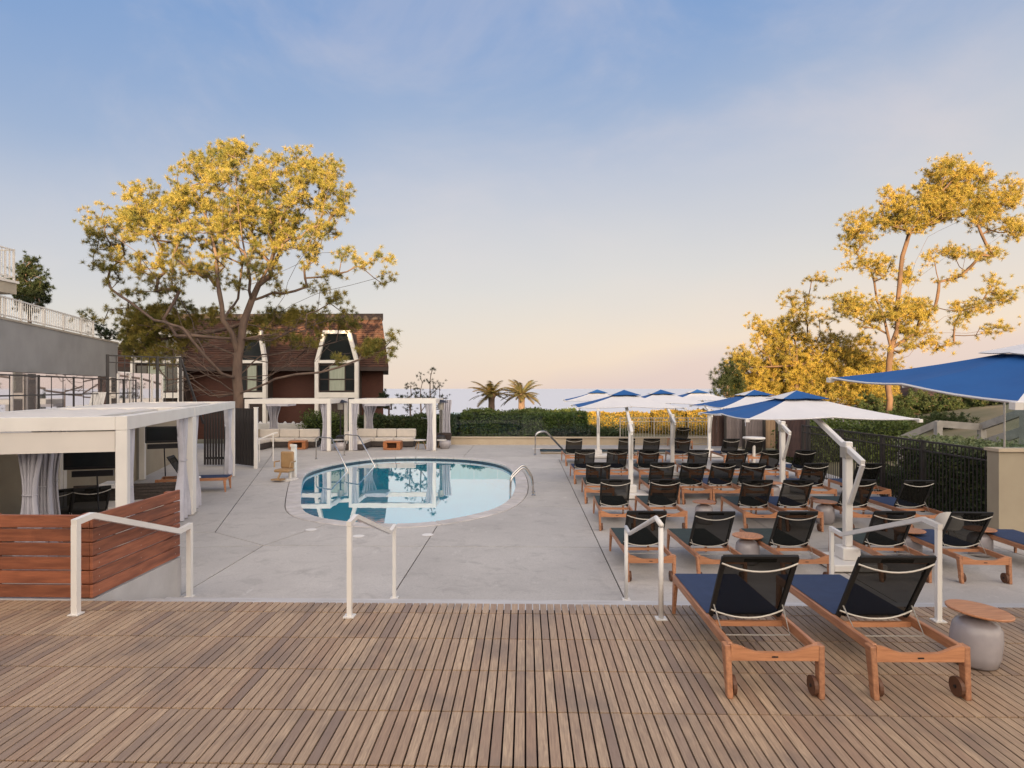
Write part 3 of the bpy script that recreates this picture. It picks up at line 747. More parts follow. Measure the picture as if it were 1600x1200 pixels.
curtain('curtain', 'second grey curtain from the left in the nearest cabana', at(66,9.6,z=GZ), 2.0, .34, .22, .36, R(10), group=CG, seed=6)
curtain('curtain', 'third grey curtain from the left in the nearest cabana, by the wall', at(83,10.3,z=GZ), 2.0, .34, .16, .30, R(20), lean=-.05, group=CG, seed=7)
# wall mounted televisions
def tv(label, p, rz, w=.95, h=.52):
    t = thing('television', label, 'television', p, rz, 'televisions on the tan wall')
    mb = MB(); mb.box(-w/2,w/2,-.03,.03,-h/2,h/2); ob = mb.build('casing', M['black'], t); bev(ob,.01)
    mb = MB(); mb.box(-w/2+.03,w/2-.03,-.036,-.0305,-h/2+.05,h/2-.03); mb.build('screen', M['win'], t)
    mb = MB(); mb.box(-.3,.3,-.05,.02,-h/2-.12,-h/2-.02); mb.build('speaker_bar', M['black'], t)
    mb = MB(); mb.box(-.06,.06,.03,.34,-.1,.1); mb.build('bracket', M['iron'], t)
    mb = MB(); mb.tube([(0,.2,-.3),(0.02,.22,-.9)], .012, 6); mb.build('cable', M['black'], t)
tv('black wall television in the nearest cabana, above the dark lounger backs', at(146,10.6,718), R(20), .85, .32)
tv('black wall television in the second cabana, above the side-on lounger', at(256,13.2,679), R(28), .68, .34)

# far cabanas
FA = at(382,26.6,z=GZ); FB = at(545,26.8,z=GZ)
cA = cabana('cabana', 'far white cabana in front of the brown house, left of the pair', FA, 3.62, 2.9, 2.2, YAW, roof=False, group='white cabanas')
cB = cabana('cabana', 'far white cabana beyond the pool, right of the pair', FB, 3.70, 2.9, 2.2, YAW, roof=False, group='white cabanas')
for c_ in (cA, cB):
    mb = MB(); mb.box(.3,1.25,1.6,2.7,1.86,2.0); mb.build('roof_roll', M['curtain'], c_)
curtain('curtain', 'grey curtain at the rear left of the far left cabana', at(427,29.2,z=GZ), 2.0, .75, .38, .5, 0, group=CG, seed=8)
curtain('curtain', 'long grey curtain beside the right front post of the far left cabana', at(507,26.75,z=GZ), 2.0, .42, .22, .36, 0, group=CG, seed=9, lean=.05)
curtain('curtain', 'long grey curtain beside the left front post of the far right cabana', at(553,26.85,z=GZ), 2.0, .40, .26, .30, 0, group=CG, seed=10, lean=-.06)
curtain('curtain', 'flared grey curtain at the rear left of the far right cabana', at(577,29.4,z=GZ), 2.0, .74, .30, .55, 0, group=CG, seed=11)
curtain('curtain', 'long grey curtain beside the right front post of the far right cabana', at(671,26.85,z=GZ), 2.0, .42, .22, .30, 0, group=CG, seed=12, lean=.05)
curtain('curtain', 'dark rear curtain right of the far right cabana, with black pots below', at(697,29.4,z=GZ), 2.1, .5, .34, .42, 0, group=CG, seed=13)
# sectional sofas
def sofa(label, p, L1, L2):
    t = thing('sectional_sofa', label, 'sofa', p, 0, 'sectional sofas under the far cabanas'); 
    mb = MB(); mb.box(0,L1,-.8,0,.04,.26); mb.build('base', M['wicker'], t); mb = MB(); mb.box(0,.8,-L2,-.803,.04,.26); mb.build('base', M['wicker'], t)
    n = 3
    for k in range(n):
        a, b = L1*k/n+.01, L1*(k+1)/n-.01
        mb = MB(); mb.box(a,b,-.78,-.2,.262,.42); o = mb.build('seat_cushion', M['cushion'], t); bev(o,.03,2)
        mb = MB(); mb.box(a,b,-.2,0,.42,.80); o = mb.build('back_cushion', M['cushion'], t); bev(o,.04,2)
    for k in range(2):
        a, b = -.8-(L2-.8)*k/2-.01, -.8-(L2-.8)*(k+1)/2+.01
        mb = MB(); mb.box(.2,.78,b,a,.262,.42); o = mb.build('seat_cushion', M['cushion'], t); bev(o,.03,2)
        mb = MB(); mb.box(0,.2,b,a,.42,.80); o = mb.build('back_cushion', M['cushion'], t); bev(o,.04,2)
    return t
sofa('cream L-shaped sofa under the far left cabana', at(408,29.0,z=GZ), 2.75, 2.1)
sofa('cream L-shaped sofa under the far right cabana', at(560,29.2,z=GZ), 2.7, 2.3)
def coffee(label, p, rz=0):
    t = thing('coffee_table', label, 'table', p, rz, 'orange wooden coffee tables')
    mb = MB(); mb.box(-.37,.37,-.28,.28,.30,.38); o = mb.build('top', M['orange_wood'], t); bev(o,.03,2)
    mb = MB(); mb.box(-.37,.37,-.28,.28,.0,.07); o = mb.build('bottom_shelf', M['orange_wood'], t); bev(o,.03,2)
    for s in (-1,1):
        mb = MB(); mb.box(s*.29-.08,s*.29+.08,-.28,.28,.07,.30); mb.build('side', M['orange_wood'], t)
    mb = MB(); mb.box(-.2,.2,.1,.13,.07,.30); mb.build('back', M['rubber'], t)
coffee('orange wooden coffee table in front of the far left sofa', at(466,27.6,z=GZ), R(8))
coffee('orange wooden coffee table in front of the far right sofa', at(614,27.4,z=GZ))
def stool(label, p, m, h=.42, r=.2, tray=True):
    t = thing('side_stool', label, 'stool', p, 0, 'small stools by the far cabanas')
    mb = MB(); mb.lathe([(r,h-.04),(r,h)], 16); mb.build('top', M['white'], t)
    for k in range(3):
        a = k*2.1+.4; mb = MB(); mb.tube([(math.cos(a)*r*1.05,math.sin(a)*r*1.05,0),(math.cos(a)*r*.5,math.sin(a)*r*.5,h-.04)],.02,6); mb.build('leg', m, t)
stool('white topped stool with wooden legs right of the right coffee table', at(656,27.5,z=GZ), M['tanseat'], .42, .27)
stool('white topped stool with wooden legs between the two far cabanas', at(529,27.6,z=GZ), M['tanseat'], .42, .25)
stool('white topped stool behind the last curtain of the far right cabana', at(690,28.0,z=GZ), M['tanseat'], .38, .22)
def pot(label, p, r=.25, h=.36, m='stool'):
    t = thing('ceramic_pot', label, 'pot', p); mb = MB(); mb.lathe([(r*.75,0),(r,h*.5),(r*.9,h),(r*.75,h),(r*.7,h-.04)], 16); mb.build('body', M[m], t, smooth=True)
    mb = MB(); mb.lathe([(r*.74,h-.05),(r*.74,h-.03)], 16); mb.build('filling', M['joint'], t)
pot('grey round pot below the dark curtain at the right of the far cabanas', at(695,27.8,z=GZ))
pot('grey round pot standing between the two far cabanas', at(532,26.9,z=GZ), .24, .34)
q = at(692,28.9,z=GZ); mb = MB(); mb.lathe([(.28,0.02),(.42,.55),(.42,.6),(.38,.6),(.36,.55)], 14); t = thing('black_planter', 'tapered black planter beside the last post of the far cabanas', 'planter', q); mb.build('body', M['fascia'], t)
mb = MB(); mb.lathe([(.37,.53),(.36,.56)], 14); mb.build('soil', M['joint'], t)
# patio heaters / speakers between cabanas (dark)
for px, lb in ((532,'dark patio heater standing between the two far cabanas'),(689,'dark patio heater at the right end of the far cabanas')):
    t = thing('patio_heater', lb, 'heater', at(px,28.4,z=GZ), 0, 'dark patio heaters')
    mb = MB(); mb.lathe([(.26,0),(.26,.06),(.2,.5),(.06,.56)], 14); mb.build('base', M['iron'], t)
    mb = MB(); mb.tube([(0,0,.5),(0,0,1.75)],.035,8); mb.build('pole', M['iron'], t)
    mb = MB(); mb.lathe([(.12,1.7),(.14,2.0)], 14); mb.build('burner', M['alu'], t)
    mb = MB(); mb.lathe([(.36,2.02),(.1,2.14)], 18); mb.build('hood', M['iron'], t)

# ---- dark board gate panels between the cabanas
def board_screen(name, label, cat, a, b, h, n, m, z=GZ, th=.03, gap=.01, rails=True, railm=None, group=None, vary=.0):
    a = Vector((a[0],a[1],z)); b = Vector((b[0],b[1],z)); d = b-a; L = d.length; rz = math.atan2(d.y,d.x)
    t = thing(name, label, cat, a, rz, group); w = L/n
    me = MB().box(gap/2, w-gap/2, -th/2, th/2, .06, h).mesh('board', m)
    for i in range(n):
        o = bpy.data.objects.new('board', me); col.objects.link(o); o.parent = t; o.location = (i*w, random.uniform(-.004,.004), random.uniform(-1,1)*vary)
    if rails:
        for zz_ in (.25, h-.2): mb = MB(); mb.box(0, L, th/2+.006, th/2+.05, zz_, zz_+.07); mb.build('rail', railm or m, t)
    return t
iron_b = M['iron']
board_screen('board_gate', 'black slatted gate panel just right of the near cabanas', 'gate', at(318,21.4), at(353,21.4), 2.0, 8, M['iron'], gap=.03)
board_screen('board_gate', 'black slatted gate panel at the foot of the big pine', 'gate', at(364,21.8), at(399,21.0), 1.98, 8, M['iron'], gap=.03)
t = thing('gate_post', 'slim white post at the right end of the black gate panels', 'post', at(400,20.9,z=GZ)); mb = MB(); mb.box(-.05,.05,-.05,.05,0,2.0); mb.build('shaft', M['white'], t); mb = MB(); mb.box(-.06,.06,-.06,.06,2.0,2.03); mb.build('cap', M['white'], t)
# little white handrail
def small_rail(p, rz):
    t = thing('small_handrail', 'small white double handrail beside the far left cabana', 'handrail', p, rz)
    mb = MB(); mb.tube([(0,0,0),(0,0,.82)],.025,8); mb.build('post', M['white'], t)
    mb = MB(); mb.tube([(.3,.5,0),(.3,.5,1.0)],.025,8); mb.build('post', M['white'], t)
    mb = MB(); mb.tube([(-.15,-.25,.74),(0,0,.82),(.3,.5,1.0),(.4,.65,1.02)],.025,8); mb.build('rail', M['white'], t)
small_rail(at(405,22.6,z=GZ), 0)
# ---- pool lift chair
t = thing('pool_lift', 'tan seat pool lift with white mast at the pool edge', 'pool lift', at(446,18.3,z=GZ), R(-8))
mb = MB(); mb.box(-.3,.36,-.3,.2,.0,.05); mb.build('base', M['white'], t)
mb = MB(); mb.tube([(.1,.12,.05),(.1,.12,.32)],.05,10); mb.build('stem', M['white'], t)
mb = MB(); mb.box(-.04,.12,.42,.58,0,1.15); o=mb.build('mast', M['white'], t); bev(o,.02)
mb = MB(); mb.box(-.05,.13,.39,.42,1.08,1.17); mb.build('mast_head', M['white'], t)
mb = MB(); mb.box(-.25,.28,-.32,.12,.28,.38); o=mb.build('seat', M['tanseat'], t); bev(o,.04,2)
mb = MB(); mb.box(-.22,.25,.06,.15,.38,.95); o=mb.build('backrest', M['tanseat'], t); bev(o,.05,2)
for s in (-1,1):
    mb = MB(); mb.tube([(s*.29+.015,.1,.62),(s*.29+.015,-.22,.62),(s*.27+.015,-.26,.45)],.025,8); mb.build('armrest', M['tanseat'], t)
mb = MB(); mb.box(-.18,.2,-.62,-.36,.06,.1); mb.build('footrest', M['tanseat'], t)
mb = MB(); mb.bar((0,-.3,.3),(0,-.5,.08),.05); mb.build('footrest_arm', M['tanseat'], t)
t.scale = (.86,.86,.86)
# ---- stainless rails of the pool
def poolrail(label, pts, group='stainless rails at the pools'):
    t = thing('pool_handrail', label, 'handrail', pts[0], 0, group)
    P_ = [Vector(p) for p in pts]
    # round the corners
    Q = [P_[0]]
    for i in range(1, len(P_)-1):
        for k in (.0,.25,.5,.75,1):
            a = P_[i].lerp(P_[i-1], min(.4,.12/(P_[i]-P_[i-1]).length)); b = P_[i].lerp(P_[i+1], min(.4,.12/(P_[i]-P_[i+1]).length))
            Q.append(a.lerp(P_[i],k).lerp(P_[i].lerp(b,k),k))
    Q.append(P_[-1])
    mb = MB(); mb.tube(Q, .024, 10); mb.build('tube', M['steel'], t, True, smooth=True)
    for p in (P_[0], P_[-1]):
        if p.z > GZ-.02: mb = MB(); mb.lathe([(.055,0),(.055,.015),(.03,.03)], 12, tuple(p)); mb.build('flange', M['steel'], t, True)
a = at(494,23.6,z=GZ); b2 = at(546,21.0,z=GZ-.2)
poolrail('stainless handrail entering the pool at left, nearer one', [a, a+Vector((0,0,.83)), at(518,23.1,z=GZ+.83), b2])
a = at(538,24.9,z=GZ); b2 = at(588,22.3,z=GZ-.2)
poolrail('stainless handrail entering the pool at left, farther one', [a, a+Vector((0,0,.83)), at(560,24.3,z=GZ+.83), b2])
for lb, dD in (('stainless pool ladder rail at the right edge, nearer one', 0), ('stainless pool ladder rail at the right edge, farther one', .48)):
    a = at(833.5,15.6+dD,z=GZ); b2 = at(796.5,15.3+dD,z=GZ-.35); b1 = at(798,15.35+dD,z=GZ+.45)
    poolrail(lb, [a, at(831.5,15.6+dD,z=GZ+.42), at(818,15.5+dD,z=GZ+.74), b1, b2])
t = thing('ladder_treads', 'stainless ladder treads between the two pool ladder rails', 'ladder', at(797,15.5,z=GZ))
for zz_ in (-.22,-.45): mb = MB(); mb.bar(at(797,15.34,z=GZ+zz_), at(797.5,15.8,z=GZ+zz_), .09,.03); mb.build('tread', M['steel'], t, True)
for lb, dD in (('stainless handrail at the corner of the square spa, nearer one', 0), ('stainless handrail at the corner of the square spa, farther one', .5)):
    a = at(836,25.0+dD,z=GZ)
    poolrail(lb, [a, at(836.5,25.0+dD,z=GZ+.80), at(843,25.0+dD,z=GZ+.92), at(853,25.2+dD,z=GZ+.92), at(886,26.2+dD,z=GZ-.1)])

# ---- redwood board screen at the corner of the deck
t = thing('board_fence', 'reddish horizontal board fence around the planter left of the steps', 'fence', (-4.43,6.36,0))
bh = .143
for k in range(6):
    zz_ = .012+k*bh; w_ = random.uniform(-.004,.004)
    for seg in range(3):
        xa_ = -4.452-1.05*seg; xb_ = xa_-1.045 if seg < 2 else -9.6
        mb = MB(); mb.box(xb_,xa_,6.34+w_,6.375+w_,zz_,zz_+bh-.014); o = mb.build('board', M['board'], t, True); bev(o,.004)
    mb = MB(); mb.box(-4.449,-4.415,6.34,7.97,zz_,zz_+bh-.013); o = mb.build('board', M['board'], t, True)
    o.data.transform(Matrix.Translation((0,0,0))); bev(o,.004)
bx2 = MB(); bx2.box(-4.56,-4.46,6.38,6.47,0,.86); bx2.build('post', M['board'], t, True)
for xx, yy in ((-5.5,6.42),(-6.6,6.42),(-4.5,7.86)):
    mb = MB(); mb.box(xx-.04,xx+.04,yy-.04,yy+.04,0,.85); mb.build('post', M['board'], t, True)
for k in range(6):   # side boards rotated material: vertical fasteners
    for yy in (6.44, 7.15, 7.86):
        mb = MB(); mb.box(-4.4155,-4.4125,yy-.004,yy+.004,.06+k*bh,.068+k*bh); mb.build('screw', M['alu'], t, True)
w = thing('concrete_kerb_wall', 'grey concrete wall under the reddish board fence by the steps', 'wall', (-4.5,7,GZ))
mb = MB(); mb.box(-4.60,-4.40,6.33,7.97,GZ-.1,-.004); mb.build('wall_body', M['concrete_wall'], w, True)
mb = MB(); mb.box(-9.6,-4.605,6.31,6.42,-.3,-.004); mb.build('wall_body', M['concrete_wall'], w, True)
mb = MB(); mb.box(-9.6,-4.603,6.425,6.6,-.3,-.01); mb.build('planter_edge', M['concrete_wall'], w, True)
# ---- white step handrails
def handrail(label, x, m='white', rnd=False, w=.043):
    t = thing('step_handrail', label, 'handrail', (x,5.9,0), 0, 'white handrails of the steps')
    def pth(pts): mb = MB(); (mb.tube(pts,.024,10) if rnd else mb.sq(pts,w)); return mb
    n0, n1 = (0,0,0), (0,2.03,-.5)
    pth([(0,0,0),(0,0,.855)]).build('post', M[m], t, smooth=rnd); pth([(0,2.03,-.5),(0,2.03,.385)]).build('post', M[m], t, smooth=rnd)
    pth([(0,-.026,.88),(0,.22,.90),(0,1.78,.39),(0,2.056,.41)]).build('rail', M[m], t, smooth=rnd)
    for p in (n0,n1):
        mb = MB(); mb.box(-.05,.05,p[1]-.05,p[1]+.05,p[2]+.002,p[2]+.014); mb.build('foot_plate', M[m], t)
handrail('white handrail of the steps in front of the reddish board fence', -4.27, w=.058)
handrail('white handrail standing alone in the middle of the steps', -1.655)
handrail('white tube handrail at the left of the loungers', 1.262, rnd=True)
handrail('white handrail behind the right front lounger, beside the umbrella mast', 3.81)
# ================================================================== LOUNGERS
def make_lounger(seatm, label, group):
    t = thing('sun_lounger', label, 'sun lounger', (0,0,0), 0, group)
    for s in (-1,1):
        mb = MB(); mb.box(s*.295-.019,s*.295+.019,-.01,1.62,.295,.365); o = mb.build('side_rail', M['teak'], t); bev(o,.006)
        # head leg with wheel
        mb = MB(); X = s*.335
        mb.add([(s*.315-.02,-.075,.0),(s*.315+.02,-.075,.0),(s*.315+.02,-.02,.0),(s*.315-.02,-.02,.0),
                (s*.325-.022,-.045,.36),(s*.325+.022,-.045,.36),(s*.325+.022,.035,.36),(s*.325-.022,.035,.36)],
               [(0,3,2,1),(4,5,6,7),(0,1,5,4),(1,2,6,5),(2,3,7,6),(3,0,4,7)])
        o = mb.build('leg', M['teak'], t); bev(o,.005)
        wv_ = MB(); base_ = []
        for k in range(16):
            a = 2*math.pi*k/16; base_.append((math.cos(a)*.068, math.sin(a)*.068))
        x0_ = s*.315-s*.022; x1_ = x0_-s*.026
        nn = 16; vs = [(x0_,-.005+c,.069+q) for c,q in base_]+[(x1_,-.005+c,.069+q) for c,q in base_]
        fs = [tuple(range(nn))[::-1], tuple(range(nn,2*nn))]+[(k,(k+1)%nn,(k+1)%nn+nn,k+nn) for k in range(nn)]
        wv_.add(vs,fs); wo = wv_.build('wheel', M['rubber'], o)
        mb = MB(); mb.tube([(s*.33,-.005,.069),(s*.26,-.005,.069)],.012,8); mb.build('axle', M['black'], o)
        mb = MB(); mb.add([(s*.31-.016,1.57,.0),(s*.31+.016,1.57,.0),(s*.31+.016,1.60,.0),(s*.31-.016,1.60,.0),
                (s*.30-.02,1.53,.30),(s*.30+.02,1.53,.30),(s*.30+.02,1.60,.30),(s*.30-.02,1.60,.30)],
               [(0,3,2,1),(4,5,6,7),(0,1,5,4),(1,2,6,5),(2,3,7,6),(3,0,4,7)])
        o = mb.build('leg', M['teak'], t); bev(o,.005)
    # scalloped head rail
    n = 14; V = []; Fc = []
    for i in range(n+1):
        x = -.303+.606*i/n; u = abs(x)/.303; top = .312+.052*smooth(.35,.95,u); bot = .255+.022*(1-smooth(.1,.95,u))*.0
        for y in (-.048,-.018): V += [(x,y,bot),(x,y,top)]
    for i in range(n):
        a = i*4; b = a+4
        Fc += [(a,b,b+1,a+1),(a+2,a+3,b+3,b+2),(a+1,b+1,b+3,a+3),(a,a+2,b+2,b)]
    Fc += [(0,1,3,2),(n*4,n*4+2,n*4+3,n*4+1)]
    mb = MB(); mb.add(V,Fc); hr = mb.build('head_rail', M['teakx'], t)
    mb = MB(); mb.box(-.022,.022,-.0505,-.0482,.278,.288); mb.build('maker_plate', M['black'], hr)
    mb = MB(); mb.box(-.276,.276,1.575,1.60,.30,.36); mb.build('foot_rail', M['teakx'], t)
    mb = MB(); mb.box(-.276,.276,.50,.53,.29,.33); mb.build('cross_rail', M['teakx'], t)
    # seat sling, slightly sagging
    n = 8; V = []; Fc = []
    for j in range(n+1):
        y = .56+1.06*j/n
        for i in range(7):
            x = -.298+.596*i/6; z = .372-.014*(1-(x/.298)**2)*math.sin(math.pi*j/n)
            V.append((x,y,z))
    for j in range(n):
        for i in range(6): a=j*7+i; Fc.append((a,a+1,a+8,a+7))
    k0 = len(V); V += [(x,y,z-.010) for x,y,z in V]; Fc += [(a+k0,d+k0,c+k0,b+k0) for a,b,c,d in list(Fc)]
    mb = MB(); mb.add(V,Fc); mb.build('seat', seatm, t, smooth=False)
    # raised backrest
    A_ = Vector((0,.55,.365)); B_ = Vector((0,.22,.905)); d = (B_-A_).normalized(); nrm = Vector((0,-d.z,d.y))*1.0   # towards the head side
    def bp(x, s, off=0): return A_ + (B_-A_)*s + Vector((x,0,0)) + nrm*off
    V = []; Fc = []
    for j in range(7):
        for i in range(9):
            x = -.258+.516*i/8; V.append(bp(x, .0+1.0*j/6, .018*(1-(x/.26)**2)))
    for j in range(6):
        for i in range(8): a=j*9+i; Fc.append((a,a+1,a+10,a+9))
    mb = MB(); mb.add(V,Fc); bk = mb.build('backrest', M['mesh'], t)
    for s in (-1,1): mb = MB(); mb.bar(bp(s*.266,-.02),bp(s*.266,1.0),.034,.022,up=(0,1,0)); mb.build('side_frame', M['edge'], bk)
    mb = MB(); mb.bar(bp(-.275,.985,.004),bp(.275,.985,.004),.02,.06,up=tuple(d)); mb.build('top_hem', M['edge'], bk)
    for s_ in (.925,.12):
        mb = MB(); mb.tube([bp(x, s_-.055*(1-(x/.28)**2), .016+.05*(1-(x/.28)**2)) for x in [-.28+.056*i for i in range(11)]],.0075,6); mb.build('back_bow', M['alu'], bk)
    mb = MB(); mb.tube([bp(-.265,.2,.01),Vector((-.25,.30,.30)),Vector((.25,.30,.30)),bp(.265,.2,.01)],.0055,5); mb.build('prop_wire', M['alu'], t)
    return t
GL = 'teak sun loungers with black mesh backrests'
rowsL = [  # (name for the row, leg line, [x centres])
    ('nearest concrete row', 8.75, [1.72,2.68,3.84,5.20,6.25,7.55]),
    ('second concrete row', 11.85, [1.71,2.68,4.39,5.17,6.36,7.42]),
    ('third concrete row', 14.55, [1.70,3.20,3.92,4.62,5.32,6.73,7.95]),
    ('fourth concrete row', 17.60, [1.68,2.59,3.50,4.88,5.95,6.92,7.85]),
    ('farthest concrete row', 21.65, [1.70,3.50,4.35,5.40,7.10,7.93]),
]
ords = ['first','second','third','fourth','fifth','sixth','seventh']
lnavy = make_lounger(M['navy'], 'teak lounger with navy seat on the wooden deck, left of the pair', GL)
lnavy.location = (1.735,4.47,0); lnavy.rotation_euler = (0,0,R(.3))
dup(lnavy, (2.735,4.47,0), R(1.0), 'teak lounger with navy seat on the wooden deck, right of the pair, beside the stool')
lgreen = None
for ri, (rn, y, xs_) in enumerate(rowsL):
    for i, x in enumerate(xs_):
        green = (ri == 0 and i < 3) or (ri in (1,2) and i in (0,1)) or random.random() < .25
        lab = f"teak lounger with {'dark green' if green else 'navy'} seat, {rn}, {ords[i]} from pool"
        rz = R(random.uniform(-2.4,2.4)); p = (x, y+random.uniform(-.05,.05), GZ)
        if green and lgreen is None:
            lgreen = make_lounger(M['green'], lab, GL); lgreen.location = p; lgreen.rotation_euler = (0,0,rz)
        else: dup(lgreen if green else lnavy, p, rz, lab)
dup(lnavy, at(1070,27.6,z=GZ), R(3), 'teak lounger standing alone by the far fence, behind all rows')
# loungers in the near cabanas
dup(lnavy, at(252,16.1,z=GZ), R(-76), 'navy lounger seen side-on in the second near cabana, facing the pool')
dup(lnavy, at(92,10.6,z=GZ), R(50), 'dark lounger back in the nearest cabana, left of the two above the board fence')
dup(lnavy, at(150,10.9,z=GZ), R(47), 'dark lounger back in the nearest cabana, right of the two beside the post')
# towels
def towel(label, p, s=(.5,.32,.06), rz=0, tilt=0):
    t = thing('folded_towel', label, 'towel', p, rz)
    for k in range(3):
        mb = MB(); mb.box(-s[0]/2+k*.006,s[0]/2-k*.004,-s[1]/2,s[1]/2-k*.005,k*s[2]/3+.001,(k+1)*s[2]/3-.001); o = mb.build('fold', M['towel'], t); bev(o,.008)
    t.rotation_euler = (tilt,0,rz)
towel('white folded towel on the brown sofa in the nearest cabana', cb(4.0,1.35,GZ+.72), (.5,.35,.09), ANG)
towel('white folded towel on the seat of the side-on cabana lounger', at(300,15.8,z=GZ+.385), (.3,.4,.05), R(8))
# brown wicker sofa of the near cabana
t = thing('wicker_sofa', 'dark brown wicker sofa back behind the board fence in the nearest cabana', 'sofa', cb(3.55,1.1,GZ), ANG+R(90))
mb = MB(); mb.box(-.9,.9,-.4,.4,.05,.34); mb.build('base', M['wicker'], t)
for k in range(7): mb = MB(); mb.box(-.9,.9,-.46,-.405,.34+k*.062,.395+k*.062); mb.build('slat', M['wicker'], t)
mb = MB(); mb.box(-.88,.88,-.4,.38,.342,.46); o = mb.build('seat_cushion', M['cushion'], t); bev(o,.03,2)
# white shell chair
SH = t = thing('white_shell_chair', 'white rounded shell chair behind the last loungers by the black fence', 'chair', at(1483,11.2,z=GZ), R(150))
V = []; Fc = []; nu, nv = 14, 10
for lay in (0,1):
    for j in range(nv+1):
        v = j/nv
        for i in range(nu+1):
            u = -1+2*i/nu; hgt = .62-.30*u*u; a = u*R(100)
            r = (.30-.10*(1-v)**2)-.015*lay
            V.append((math.sin(a)*r*1.05, math.cos(a)*r, .22+(hgt-.22)*v+.25*(v*(1-u*u))*.4))
q = (nv+1)*(nu+1)
for j in range(nv):
    for i in range(nu): a=j*(nu+1)+i; Fc += [(a,a+1,a+nu+2,a+nu+1),(q+a,q+a+nu+1,q+a+nu+2,q+a+1)]
mb = MB(); mb.add(V,Fc); mb.build('shell', M['white'], t, smooth=True)
mb = MB(); mb.lathe([(.05,.2),(.24,.24),(.25,.28)], 18); mb.build('seat', M['white'], t)
for k in range(3):
    a = k*2.1+.5; mb = MB(); mb.tube([(math.cos(a)*.1,math.sin(a)*.1,.21),(math.cos(a)*.24,math.sin(a)*.24,0)],.014,6); mb.build('leg', M['alu'], t)
SH.scale = (.68,.68,.68)
# ---- drum stools with wooden tops
def drum(label):
    t = thing('drum_table', label, 'side table', (0,0,0), 0, 'round wooden topped ceramic side tables')
    mb = MB(); mb.lathe([(.12,0),(.155,.02),(.172,.10),(.175,.22),(.165,.30),(.135,.345),(.075,.365),(.055,.385)], 28); mb.build('drum', M['stool'], t, smooth=True)
    mb = MB(); mb.lathe([(.07,.386),(.05,.40),(.19,.408),(.222,.414),(.225,.424),(.218,.430)], 32); mb.build('table_top', M['teakx'], t)
    return t
d0 = drum('round wooden topped side table on the wooden deck, beside the right front lounger'); d0.location = (3.50,5.0,0); d0.rotation_euler = (R(2.5), R(4.5), R(20))
for px, D, lb in ((1168,9.55,'round side table in the nearest concrete row, between the second and third lounger'),
                  (1100,12.4,'round side table in the second concrete row, between the second and third lounger'),
                  (1421,9.9,'round side table in the nearest concrete row, between the fourth and fifth lounger'),
                  (1531,10.0,'round side table in the nearest concrete row, right of the fifth lounger'),
                  (1289,12.4,'round side table in the second concrete row, left of the umbrella mast'),
                  (1207,14.9,'round side table in the third concrete row, beside an umbrella base'),
                  (1045,15.4,'round side table in the third concrete row, left of centre')):
    dup(d0, at(px,D,z=GZ), random.uniform(0,6), lb)
